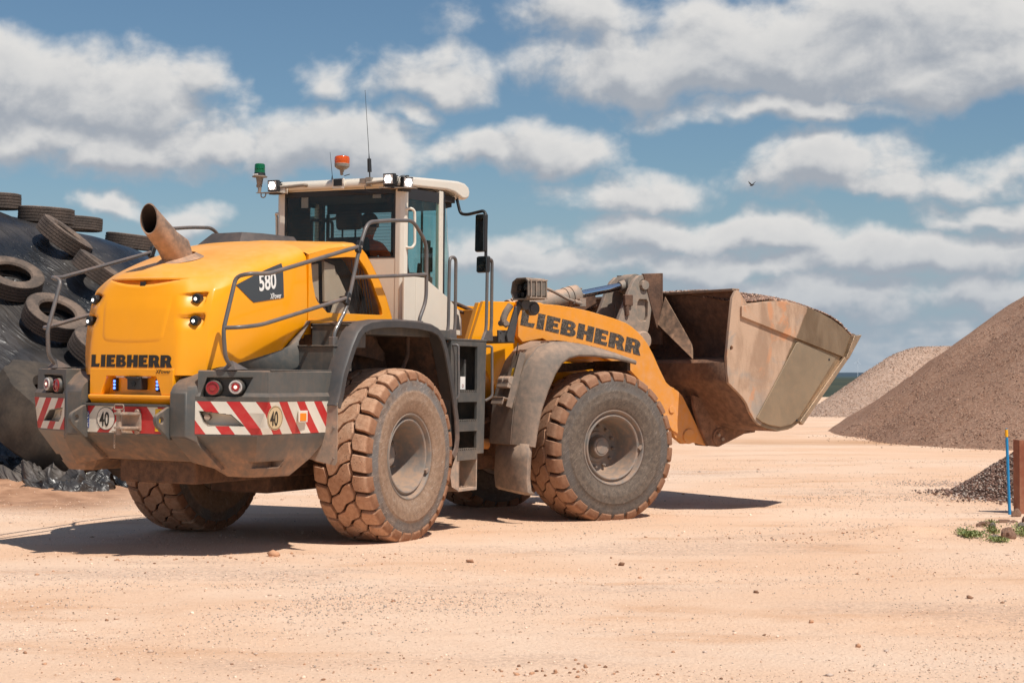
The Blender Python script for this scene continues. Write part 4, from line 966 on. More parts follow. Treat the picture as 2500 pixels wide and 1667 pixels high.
def bumper():
    for s in (1, -1):
        mb = MB(M['grey']); r0 = bump_rows(s); r = []
        for k_ in range(len(r0)-1):
            for t_ in range(6):
                r.append([tuple(Vector(a_).lerp(Vector(b_), t_/6)) for a_, b_ in zip(r0[k_], r0[k_+1])])
        r.append(r0[-1]); r = [[tuple(Vector(p_[i_]).lerp(Vector(p_[(i_+1) % 5]), t_/6)) for i_ in range(5) for t_ in range(6)] for p_ in r]
        mb.grid(r, closed_u=True); mb.add(r[0], [tuple(range(30))]); mb.add(r[-1], [tuple(range(30))])
        o = rear(mb, 'counterweight_side', angle=25)
        # lamp recess and hook recess
        T = [( .80, .73), (1.17, .745), (1.10, .575), (.755, .565)] if s > 0 else None
        # recess built along the slanted rear-side face: direction a = along face, nrm = outward
        a = Vector((s*.565, .245, 0)).normalized(); nr = Vector((s*.245, -.565, 0)).normalized(); P0 = Vector((s*.71, -2.395, 0))
        def pt(u, z, d): return P0+a*u+nr*d+Vector((0, 0, z))
        c = MB(M['dark']); loop = [(.085, .74), (.50, .745), (.475, .70), (.415, .585), (.395, .57), (.03, .565), (.035, .60)]
        c.add([pt(u, z, .12) for u, z in loop]+[pt(.25+(u-.25)*.92, .655+(z-.655)*.9, -.10) for u, z in loop], [tuple(range(7)), tuple(range(13, 6, -1))]+[(i, (i+1) % 7, 7+(i+1) % 7, 7+i) for i in range(7)])
        cut(o, c)
        c = MB(M['dark']); loop = [(.03, .455), (.31, .425), (.43, .325), (.11, .325), (.07, .36)]
        c.add([pt(u, z, .12) for u, z in loop]+[pt(.03+(u-.03)*.9+.01, .39+(z-.39)*.85, -.09) for u, z in loop], [tuple(range(5)), tuple(range(9, 4, -1))]+[(i, (i+1) % 5, 5+(i+1) % 5, 5+i) for i in range(5)])
        cut(o, c)
        bv = o.modifiers.new('bevel', 'BEVEL'); bv.width = .008; bv.segments = 2; bv.limit_method = 'ANGLE'; bv.angle_limit = math.radians(30)
        # warning stripes: flat print following the panel
        pan = MB(M['whitem'], M['red']); zt, zb = .533, .258
        Ltot = .625; side = .98
        def place(u, v, off=.0035):    # u along, v height; wraps round the corner
            f = (zt-v)/(zt-zb)
            g_ = (.545-v)/.30
            A = Vector((s*.71, -2.395, v)); B = Vector((s*(1.285-.085*g_), -2.15-.04*g_, v)); Cc = Vector((s*(1.31-.025*g_), -1.13-.07*g_, v))
            ub = (B-A).length
            if u <= ub: p = A.lerp(B, u/ub); n = Vector((s*(-(A.y-B.y)), -abs(B.x-A.x), 0)).normalized(); n = Vector((s*.40, -.91, 0))
            else: p = B.lerp(Cc, (u-ub)/(Cc-B).length); n = Vector((s, 0, 0))
            return p+n*off
        W_ = 1.59; hole = [(.03, .455), (.31, .425), (.43, .325), (.11, .325), (.07, .36)]
        def inside(u, v):
            ins = False; n = len(hole); j = n-1
            for i in range(n):
                if (hole[i][1] > v) != (hole[j][1] > v) and u < (hole[j][0]-hole[i][0])*(v-hole[i][1])/(hole[j][1]-hole[i][1])+hole[i][0]: ins = not ins
                j = i
            return ins
        # clip slanted bands against the strip by fine columns: each band is a row of short quads
        NV = 44; per = .252; slope = .78
        for j in range(NV):
            v0 = zb+(zt-zb)*j/NV; v1 = zb+(zt-zb)*(j+1)/NV; vm = (v0+v1)/2
            ubr = .60
            # boundaries along u at this height
            bs = sorted(set([0.0, W_]+[x for k in range(-3, 12) for x in ((k*per+.012+(zt-vm)*slope), (k*per+.130+(zt-vm)*slope)) if 0 < x < W_]))
            # add hole edges
            xs = []
            for i in range(len(hole)):
                (a0, b0), (a1, b1) = hole[i], hole[(i+1) % len(hole)]
                if (b0 > vm) != (b1 > vm): xs.append(a0+(vm-b0)/(b1-b0)*(a1-a0))
            f = (.545-vm)/.30; ub = (Vector((.71, -2.395))-Vector((1.285-.085*f, -2.15-.04*f))).length
            bs = sorted(set(bs+[x for x in xs if 0 < x < W_]+[ub]))
            for p_, q_ in zip(bs, bs[1:]):
                um = (p_+q_)/2
                if inside(um, vm): continue
                k = ((um-.012-(zt-vm)*slope) % per); pan.use(1 if k < .118 else 0)
                e = slope*(v1-v0)/2*0
                pan.add([place(p_, v0), place(q_, v0), place(q_, v1), place(p_, v1)], [(0, 1, 2, 3)])
        po = link('warning_stripes', pan.mesh('warning_stripes', 30), o)
        # white lining of the hook recess
        rec = MB(M['whitem']); loop = hole
        fr = [pt(.22+(u-.22)*.985, .39+(z-.39)*.965, .006) for u, z in loop]; bk = [pt(.03+(u-.03)*.88+.012, .39+(z-.39)*.80, -.082) for u, z in loop]
        rec.grid([fr+[fr[0]], bk+[bk[0]]]); rec.add(bk, [tuple(range(5))]); rear(rec, 'tie_down_recess', o)
        hk = MB(M['lever']); hk.cyl(pt(.10, .40, -.08), pt(.10, .40, -.01), .025); rear(hk, 'tie_down_bolt', o)
        # tail lamps
        for u, z, lit in ((.15, .645, False), (.345, .655, True)):
            cc = pt(u, z, 0); mb2 = MB(M['greyc'], M['lampred'], M['lens'])
            mb2.cyl(cc-nr*.09, cc+nr*.012, .07, .062, n=24)
            q = MB(M['lampred'] if not lit else M['lens']); dirn = (Vector((s*.10, -1, 0))).normalized()
            mb2.build('lamp_housing', o)
            q.lathe([(.0, .0), (.0, .056), (.012, .056), (.014, .046), (.006, .044), (.006, .026), (.010, .024), (.012, 0)], cc+nr*.010, nr, 26)
            lo = q.build('tail_lamp', o)
            if lit:
                e = MB(M['lampred'], M['ledr']); e.lathe([(.014, .036), (.016, .034), (.016, .0)], cc+nr*.008, nr, 20); e.use(1); e.cyl(cc+nr*.0245, cc+nr*.03, .015, .011, n=12); e.build('lamp_bulb', o)
        # round 40 sign and orange reflector on the stripes
        if s > 0:
            def ps(y, z, off):
                g_ = (.545-z)/.30; y0, y1 = -2.15-.04*g_, -1.13-.07*g_; x0, x1 = 1.285-.085*g_, 1.31-.025*g_
                return Vector((s*(x0+(x1-x0)*(y-y0)/(y1-y0)+off), y, z))
            C0 = (-2.015, .398)
            def pq(u, v, off): return ps(C0[0]+u-.30*v, C0[1]+v, off)
            sg = MB(M['cream'], M['text']); sg.add([pq(.105*math.cos(2*PI*i/40), .105*math.sin(2*PI*i/40), .006) for i in range(40)], [tuple(range(40))])
            sg.use(1); sg.grid([[pq(r*math.cos(2*PI*i/40), r*math.sin(2*PI*i/40), .0075) for i in range(41)] for r in (.094, .098)])
            font(sg, '40', .125, lambda u, v: pq(-.068+u, -.064+v, .0085), .62, .003); decal(sg, 'speed_sign', o)
            rf = MB(M['whitem'], M['orange']); rf.cbox((1.293, -1.655, .405), (.014, .13, .10)); rf.use(1); rf.cbox((1.299, -1.66, .400), (.010, .095, .068)); rear(rf, 'side_reflector', o, bevel=.003)
        # pocket low in the side
        pk = MB(M['greyc'], M['lever']); 
        c2 = MB(M['dark']); c2.cbox((s*1.12, -1.93, -.005), (.16, .34, .055)); cut(o, c2)
        pk.use(1); pk.add([(s*1.14, -1.78, -.03), (s*1.17, -1.74, .03), (s*1.13, -1.70, .03), (s*1.12, -1.74, -.03)], [(0, 1, 2, 3)]); pk.build('lifting_tab', o)
    # centre section
    cb = MB(M['grey']); cb.prism([(-2.40, .485), (-2.40, .235), (-2.05, .0), (-1.3, .0), (-1.3, .485)], -.70, .70, 'x'); co = rear(cb, 'counterweight_centre', bevel=.006)
    lg = MB(M['greyc']); lg.prism([(-2.43, .498), (-2.43, .480), (-2.30, .480), (-2.30, .498)], -.478, .478, 'x'); rear(lg, 'ledge', co)
    st = MB(M['whitem'], M['red']); zt, zb = .475, .248; NV = 40
    for j in range(NV):
        v0 = zb+(zt-zb)*j/NV; v1 = zb+(zt-zb)*(j+1)/NV; vm = (v0+v1)/2; h = zt-vm
        bs = [-.468, .468]
        reds = []
        for k in range(-2, 4):
            # left half leans left going down, right half leans right
            a0 = .02+k*.245+.0; 
        segs = []
        for (x0, x1, sl) in ((-.50, -.36, -.83), (-.15, -.02, -.83), (-.13, .07, .83), (.07, .205, .83), (.315, .50, .83)):
            a_, b_ = x0+sl*h, x1+sl*h
            segs.append((a_, b_, sl))
        mid = -.035
        cutx = sorted(set([-.468, .468, mid]+[q for a_, b_, sl in segs for q in (a_, b_) if -.468 < q < .468]))
        for p_, q_ in zip(cutx, cutx[1:]):
            um = (p_+q_)/2; red = False
            for a_, b_, sl in segs:
                if a_ < um < b_ and ((sl < 0) == (um < mid)): red = True
            st.use(1 if red else 0); st.add([(p_, -2.4035, v0), (q_, -2.4035, v0), (q_, -2.4035, v1), (p_, -2.4035, v1)], [(0, 1, 2, 3)])
    link('warning_stripes', st.mesh('warning_stripes', smooth=False), co)
    sg = MB(M['whitem'], M['text']); X0, Z0 = -.238, .367
    sg.add([(X0+.100*math.cos(2*PI*i/40), -2.407, Z0+.100*math.sin(2*PI*i/40)) for i in range(40)], [tuple(range(40))]); sg.use(1)
    sg.grid([[(X0+r*math.cos(2*PI*i/40), -2.4085, Z0+r*math.sin(2*PI*i/40)) for i in range(41)] for r in (.095, .100)])
    font(sg, '40', .125, lambda u, v: (X0-.068+u, -2.410, Z0-.064+v), .62, .003); decal(sg, 'speed_sign', co)
    sk = MB(M['yellowst'], M['text']); sk.cbox((.345, -2.405, .365), (.095, .004, .19)); sk.use(1)
    sk.add([(.302, -2.408, .376), (.388, -2.408, .376), (.345, -2.408, .448), (.313, -2.409, .382), (.377, -2.409, .382), (.345, -2.409, .438)], [(0, 1, 4, 3), (1, 2, 5, 4), (2, 0, 3, 5)])
    sk.add([(.338, -2.409, .392), (.358, -2.409, .400), (.352, -2.409, .425), (.334, -2.409, .41)], [(0, 1, 2, 3)])
    for (x0, x1, z0, z1) in ((.306, .320, .295, .332), (.320, .344, .300, .318), (.362, .372, .288, .325), (.364, .370, .328, .336)): sk.cbox(((x0+x1)/2, -2.409, (z0+z1)/2), (x1-x0, .001, z1-z0))
    decal(sk, 'warning_sticker', co)
    bs = MB(M['bluest'], M['textw']); bs.cbox((-.443, -2.405, .355), (.036, .004, .145)); bs.use(1)
    bs.grid([[(-.443+r*math.cos(2*PI*i/16), -2.409, .405+r*math.sin(2*PI*i/16)) for i in range(17)] for r in (.008, .014)]); bs.grid([[(-.443+r*math.cos(2*PI*i/16), -2.409, .376+r*math.sin(2*PI*i/16)) for i in range(9, 18)] for r in (.006, .012)]); bs.cbox((-.443, -2.409, .345), (.026, .001, .003)); bs.cbox((-.443, -2.409, .310), (.006, .001, .045), rot=(0, .5, 0)); bs.cbox((-.443, -2.409, .310), (.006, .001, .045), rot=(0, -.5, 0))
    decal(bs, 'lashing_sticker', co)
    # horns
    for s in (1, -1):
        hn = MB(M['grey'])
        prof_in = [(-2.36, .22), (-2.44, .225), (-2.445, .60), (-2.41, .655), (-2.24, .765), (-2.10, .77), (-2.10, .22)]
        prof_out = [(-2.33, .17), (-2.385, .18), (-2.385, .60), (-2.36, .66), (-2.22, .79), (-2.08, .79), (-2.08, .17)]
        a = [(s*.485, y, z) for y, z in prof_in]; b = [(s*.645, y, z) for y, z in prof_in]; c = [(s*.725, y, z) for y, z in prof_out]
        hn.grid([a+[a[0]], b+[b[0]], c+[c[0]]]); hn.add(a, [tuple(range(7))]); hn.add(c, [tuple(range(7))])
        # sloped heel under the horn
        d = [(s*.485, -2.44, .225), (s*.645, -2.44, .225), (s*.725, -2.385, .18), (s*.80, -2.14, -.06), (s*.485, -2.14, -.0)]
        hn.add(d+[(x, y+.25, z+.03) for x, y, z in d], [(0, 1, 2, 3, 4), (5, 6, 7, 8, 9)]+[(i, (i+1) % 5, 5+(i+1) % 5, 5+i) for i in range(5)])
        h = rear(hn, 'counterweight_horn', bevel=.012, seg=3)
        lug = MB(M['greyc']); hole = [(-2.545+.030*math.cos(2*PI*i/16), .367+.030*math.sin(2*PI*i/16)) for i in range(16)]
        lug.prism([(-2.40, .485), (-2.45, .478)]+[(-2.55+.065*math.cos(math.radians(a_)), .367+.065*math.sin(math.radians(a_))) for a_ in range(130, 241, 15)]+[(-2.43, .20), (-2.40, .20)], s*.478, s*.442, 'x', holes=[hole]); rear(lug, 'towing_lug', co, bevel=.004)
    # tow hitch: bracket, jaws, pin, chain
    ht = MB(M['lever']); ht.box(-.05, .15, -2.425, -2.40, .27, .42)
    for z in (.405, .285): ht.prism([(.15, -2.42), (-.05, -2.42), (-.055, -2.50), (-.02, -2.56), (.05, -2.56), (.075, -2.50), (.16, -2.46)], z, z+.022, 'z')
    for x, z in ((.12, .435), (.12, .26)): ht.cyl((x, -2.40, z), (x, -2.44, z), .02, n=10)
    hit = rear(ht, 'tow_hitch', bevel=.004)
    pn = MB(M['lever']); pn.cyl((.005, -2.525, .235), (.005, -2.525, .45), .022, n=14); pn.tube([(-.045, -2.525, .45), (-.045, -2.525, .492), (.055, -2.525, .492), (.055, -2.525, .452), (-.045, -2.525, .45)], .006, fillet=.03); pn.cyl((-.07, -2.525, .262), (.08, -2.525, .262), .005, n=8); rear(pn, 'hitch_pin', hit)
    ch = MB(M['lever'])
    for k in range(6):
        z = .245-.022*k; rot = Matrix.Translation((-.035, -2.53, z)) @ Matrix.Rotation(PI/2*(k % 2), 4, 'Z')
        ch.tube([rot @ Vector(p) for p in ((-.006, 0, -.011), (-.006, 0, .011), (.006, 0, .011), (.006, 0, -.011))], .0022, 6, .004, closed=True)
    rear(ch, 'chain', hit)
bumper()
# ---- decks and steps over the counterweight
def decks():
    for s in (1, -1):
        wl = MB(M['greyc'])      # sloping wall under the hood side
        wl.add([(s*.70, -2.16, .80), (s*.88, -1.12, .80), (s*.875, -1.12, 1.06), (s*.87, -.93, 1.25), (s*.80, -.93, 1.25), (s*.795, -1.05, 1.09), (s*.765, -1.22, .99), (s*.70, -2.12, .79)], [(0, 1, 2, 6), (2, 3, 4, 5, 6), (0, 6, 7)])
        rear(wl, 'skirt_panel', solid=.01)
        dk = MB(M['greyc']); dk.box(s*.70, s*1.27, -2.10, -1.10, .792, .806)
        rear(dk, 'rear_step_deck', bevel=.003)
        for y, z0, z1, x1 in ((-1.12, .80, 1.015, 1.25), (-.885, 1.015, 1.215, 1.25)):
            st = MB(M['greyc']); st.prism([(y, z0), (y, z1), (y+.30, z1), (y+.30, z0)], s*.86, s*x1, 'x'); st.box(s*.86, s*(x1+.01), y-.012, y+.25, z1+.001, z1+.012); rear(st, 'step', bevel=.004)
        pf = MB(M['greyc']); pf.box(s*.80, s*1.26, -.60, .98, 1.14, 1.215); rear(pf, 'side_platform', bevel=.004)
decks()
# ---- rear mudguards
ARCH = [(-1.30, .50), (-1.255, .60), (-1.20, .78), (-1.06, 1.03), (-.97, 1.15), (-.88, 1.215), (-.74, 1.255), (-.52, 1.278), (-.25, 1.288), (.10, 1.285), (.38, 1.262), (.52, 1.225), (.62, 1.15), (.70, 1.02), (.78, .82), (.86, .60), (.93, .36), (.955, .15), (.93, .02), (.86, -.06)]
def mudguards():
    P = [Vector((0, y, z)) for y, z in ARCH]
    for s in (1, -1):
        mb = MB(M['greyw']); rows = []
        for i, p in enumerate(P):
            t = (P[min(i+1, len(P)-1)]-P[max(i-1, 0)]).normalized(); n = Vector((0, -t.z, t.y))*1.0
            k = i/(len(P)-1); x0 = 1.235; x1 = 1.405
            # closing lip at the outer edge, rolled towards the tyre
            rows.append([(s*x0, p.y, p.z), (s*(x1-.02), p.y, p.z), (s*x1, (p-n*.015).y, (p-n*.015).z), (s*x1, (p-n*.075).y, (p-n*.075).z), (s*(x1-.014), (p-n*.08).y, (p-n*.08).z), (s*(x1-.03), (p-n*.022).y, (p-n*.022).z), (s*x0, (p-n*.022).y, (p-n*.022).z)])
        mb.grid(rows, closed_u=True); mb.add(rows[0], [tuple(range(7))]); mb.add(rows[-1], [tuple(range(7))])
        o = rear(mb, 'rear_mudguard', angle=40)
        ln = MB(M['mudunder']); rows = []
        for i, p in enumerate(P[6:-2]): rows.append([(s*.62, p.y, p.z-.02), (s*1.236, p.y, p.z-.012)])
        ln.grid(rows); ln.add([(s*.64, -1.1, .80), (s*.64, .8, .85), (s*.64, .5, 1.2), (s*.64, -.85, 1.2)], [(0, 1, 2, 3)]); ln.box(s*.60, s*.66, -1.5, 1.3, -.1, .95)
        ln.prism([(-.75, 1.26), (.0, 1.27), (.42, .98), (.40, .90), (-.3, .98)], s*.80, s*.84, 'x')
        ln.tube([(s*1.1, .30, 1.24), (s*1.1, .42, 1.18), (s*1.1, .42, .95), (s*1.1, .30, .80)], .022)
        rear(ln, 'wheel_arch_liner', o, solid=0)
        fl = MB(M['lever']); fl.prism([(1.24, .52), (1.405, .52), (1.405, .0), (1.385, -.03), (1.10, .02), (1.10, .06)], -1.285, -1.275, 'y', Matrix.Scale(-1, 4, (1, 0, 0)) if s < 0 else None)
        rear(fl, 'mud_flap', o)
        bo = MB(M['rim'])
        for x, z in ((1.27, .30), (1.37, .30), (1.13, .06), (1.37, .03)): bo.cyl((s*x, -1.285, z), (s*x, -1.295, z), .010, n=6)
        rear(bo, 'bolt', o)
mudguards()
# ---- chassis under the machine, axles
def chassis():
    mb = MB(M['mudunder']); mb.box(-.42, .42, -2.0, 1.5, -.20, .45); mb.box(-.62, .62, -1.9, 1.2, .40, 1.2); mb.box(-.33, .33, -.8, 1.9, -.35, .2); mb.box(-.72, .72, -1.9, -.95, -.02, .5)
    mb.cyl((-1.0, 0, 0), (1.0, 0, 0), .19, n=20); mb.lathe([(-.32, .1), (-.25, .30), (.25, .30), (.32, .1)], (0, 0, 0), (1, 0, 0), 20); rear(mb, 'rear_chassis', bevel=.02)
    m2 = MB(M['mudunder']); m2.box(-.35, .35, -1.6, .6, -.25, .5); m2.cyl((-1.0, 0, 0), (1.0, 0, 0), .19, n=20); m2.lathe([(-.32, .1), (-.25, .30), (.25, .30), (.32, .1)], (0, 0, 0), (1, 0, 0), 20); frnt(m2, 'front_axle', bevel=.02)
    m3 = MB(M['mudunder']); m3.cyl((0, 1.88, -.25), (0, 1.88, 1.0), .16, n=18); m3.box(-.25, .25, 1.4, 2.1, .25, .5); m3.box(-.25, .25, 1.4, 2.1, -.2, 0); rear(m3, 'articulation_joint', bevel=.01)
chassis()
# ---- ladder unit on the right, tank on the left
def ladder():
    for s in (1, -1):
        x1 = s*1.345
        fr = MB(M['greyc']); 
        fr.prism([(.86, -.03), (1.0, -.03), (1.0, 1.06), (1.41, 1.06), (1.41, -.03), (1.565, -.03), (1.60, 1.115), (.86, 1.115)], x1, s*1.31, 'x'); fr.prism([(.86, -.03), (1.0, -.03), (1.0, 1.06), (1.41, 1.06), (1.41, -.03), (1.565, -.03), (1.60, 1.115), (.86, 1.115)], s*.86, s*.83, 'x')
        fr.box(s*.86, s*1.31, 1.535, 1.565, -.03, 1.10); fr.box(s*.86, s*1.31, .86, .90, -.03, 1.10); fr.box(s*.84, s*1.35, .84, 1.61, 1.115, 1.135)
        o = rear(fr, 'access_ladder', bevel=.006)
        bk = MB(M['greyc']); bk.box(s*1.02, s*1.05, .90, 1.53, -.03, .60); bk.box(s*.92, s*.95, .90, 1.53, .60, 1.10); bk.add([(s*1.05, .90, .60), (s*1.05, 1.53, .60), (s*.95, 1.53, .95), (s*.95, .90, .95)], [(0, 1, 2, 3)]); bk.box(s*1.05, s*1.25, 1.30, 1.34, .60, .93); rear(bk, 'ladder_back', o, bevel=.003)
        for z in (.60, .305, .015):
            sp = MB(M['greyc']); sp.box(s*1.05, s*1.352, 1.0, 1.41, z-.10, z)
            for k in range(9):
                y = 1.025+.045*k; sp.cbox((s*1.345, y, z+.008), (.02, .022, .016)); sp.cbox((s*1.30, y+.02, z+.008), (.02, .022, .016)); sp.cbox((s*1.25, y, z+.008), (.02, .022, .016))
            rear(sp, 'ladder_rung', o, bevel=.002)
        bt = MB(M['lever']); bt.box(s*1.05, s*1.345, 1.05, 1.41, -.395, -.365); bt.box(s*1.05, s*1.345, 1.405, 1.425, -.395, -.03); bt.box(s*1.05, s*1.345, 1.03, 1.05, -.395, -.10); bt.add([(s*1.345, .98, -.03), (s*1.345, 1.05, -.03), (s*1.345, 1.05, -.39), (s*1.345, .90, -.34), (s*1.345, .86, -.20)], [(0, 1, 2, 3, 4)])
        for i in range(6):
            for j in range(3): bt.cbox((s*(1.10+.09*j), 1.08+.055*i, -.359), (.03, .012, .012))
        rear(bt, 'bottom_step', o, bevel=.003)
        yb = MB(M['yellow_dusty']); yb.box(s*1.12, s*1.16, 1.13, 1.17, -.36, -.05); rear(yb, 'yellow_bar', o)
        stk = MB(M['yellowst'], M['text']); stk.box(s*1.0525, s*1.055, 1.04, 1.10, .43, .50) if False else stk.cbox((s*1.056, 1.16, .40), (.004, .075, .17)); stk.use(1); stk.cbox((s*1.0585, 1.16, .43), (.001, .04, .035)); stk.cbox((s*1.0585, 1.145, .355), (.001, .012, .05)); stk.cbox((s*1.0585, 1.175, .355), (.001, .012, .05)); decal(stk, 'warning_sticker', o)
        s2 = MB(M['textw'], M['lampred']); s2.cbox((s*1.256, 1.26, .69), (.004, .10, .13)); s2.use(1)
        s2.grid([[(s*1.2595, 1.26+.0+r*math.cos(2*PI*i/16)+.02*0, .66+r*math.sin(2*PI*i/16)) for i in range(17)] for r in (.012, .018)]); decal(s2, 'notice_sticker', o)
        cl = MB(plain('striped_cloth', (.30, .33, .42), .8)); cl.add([(s*1.10, 1.00, .66), (s*1.17, 1.02, .68), (s*1.20, 1.14, .72), (s*1.17, 1.18, .80), (s*1.08, 1.16, .84), (s*1.06, 1.02, .78)], [(0, 1, 2, 3, 4, 5)]); rear(cl, 'rag', o, solid=.02, bevel=.006)
        for y in (.90, 1.615):
            hb = MB(M['rail']); hb.tube([(x1, y-.02, 1.07), (s*1.40, y, 1.07), (s*1.40, y+.02, .55), (x1, y-.03, .51)], .014, fillet=.08); rear(hb, 'grab_bar', o)
ladder()
# ---- handrails
def rails():
    for s in (1, -1):
        r = .0185
        mb = MB(M['rail'])
        mb.tube([(s*.96, -2.22, .81), (s*.965, -2.33, .90), (s*.96, -2.355, 1.13), (s*.96, -2.19, 1.585), (s*1.085, -2.185, 1.61), (s*1.15, -1.98, 1.62), (s*1.20, -.66, 1.94)], r, fillet=.06)
        o = rear(mb, 'rear_handrail'); 
        m2 = MB(M['rail']); m2.tube([(s*.96, -2.345, 1.15), (s*1.07, -2.29, 1.155), (s*1.14, -2.08, 1.18), (s*1.20, -.85, 1.46)], r*.95, fillet=.10); rear(m2, 'middle_rail', o)
        ft = MB(M['rail']); ft.add([(s*.90, -2.28, .80), (s*1.03, -2.28, .80), (s*1.0, -2.05, .805), (s*.90, -2.1, .805), (s*.945, -2.25, .875), (s*.975, -2.24, .875)], [(0, 1, 2, 3), (0, 1, 5, 4), (1, 2, 5), (2, 3, 4, 5), (3, 0, 4)]); rear(ft, 'foot_plate', o)
        m3 = MB(M['rail']); m3.tube([(s*1.20, -1.05, 1.02), (s*1.20, -1.04, 1.14), (s*1.20, -.83, 1.38), (s*1.20, -.63, 1.94), (s*1.20, -.50, 2.18), (s*1.20, -.04, 2.235), (s*1.20, .33, 2.262), (s*1.20, .595, 2.06), (s*1.20, .60, 1.50), (s*1.20, .47, 1.31), (s*1.20, .465, 1.21)], r, fillet=.10)
        o2 = rear(m3, 'side_handrail')
        m4 = MB(M['rail']); m4.tube([(s*1.20, -.72, 1.655), (s*1.20, .595, 1.755)], r*.95); rear(m4, 'middle_rail', o2)
        for y, z in ((-.64, 1.94), (-.83, 1.455)):
            c = MB(M['black']); c.cbox((s*1.20, y, z), (.045, .06, .12), rot=(-.4, 0, 0)); rear(c, 'rail_clamp', o2, bevel=.012)
            b = MB(M['rim']); b.cyl((s*1.222, y, z), (s*1.232, y, z), .012, n=8); rear(b, 'bolt', o2)
        for y in (.47, -1.05):
            f = MB(M['rail']); f.cbox((s*1.20, y, 1.25 if y > 0 else 1.06), (.05, .08, .09)); rear(f, 'foot_plate', o2, bevel=.006)
        for (ya, yb, z0, z1) in ((1.05, 1.19, 1.19, 1.955), (1.86, 1.975, 1.20, 1.985)):
            h = MB(M['rail']); h.tube([(s*1.20, ya-.02, z0), (s*1.20, ya, z0+.08), (s*1.20, ya+.01, z1), (s*1.20, yb, z1+.005), (s*1.20, yb, z0+.10), (s*1.20, yb-.02, z0)], .0175, fillet=.07)
            o3 = rear(h, 'access_handrail'); g = MB(M['rail']); g.prism([(ya-.10, z0-.07), (yb+.02, z0-.07), (yb, z0+.04), (ya-.02, z0+.04)], s*1.185, s*1.215, 'x'); rear(g, 'foot_plate', o3, bevel=.004)
rails()
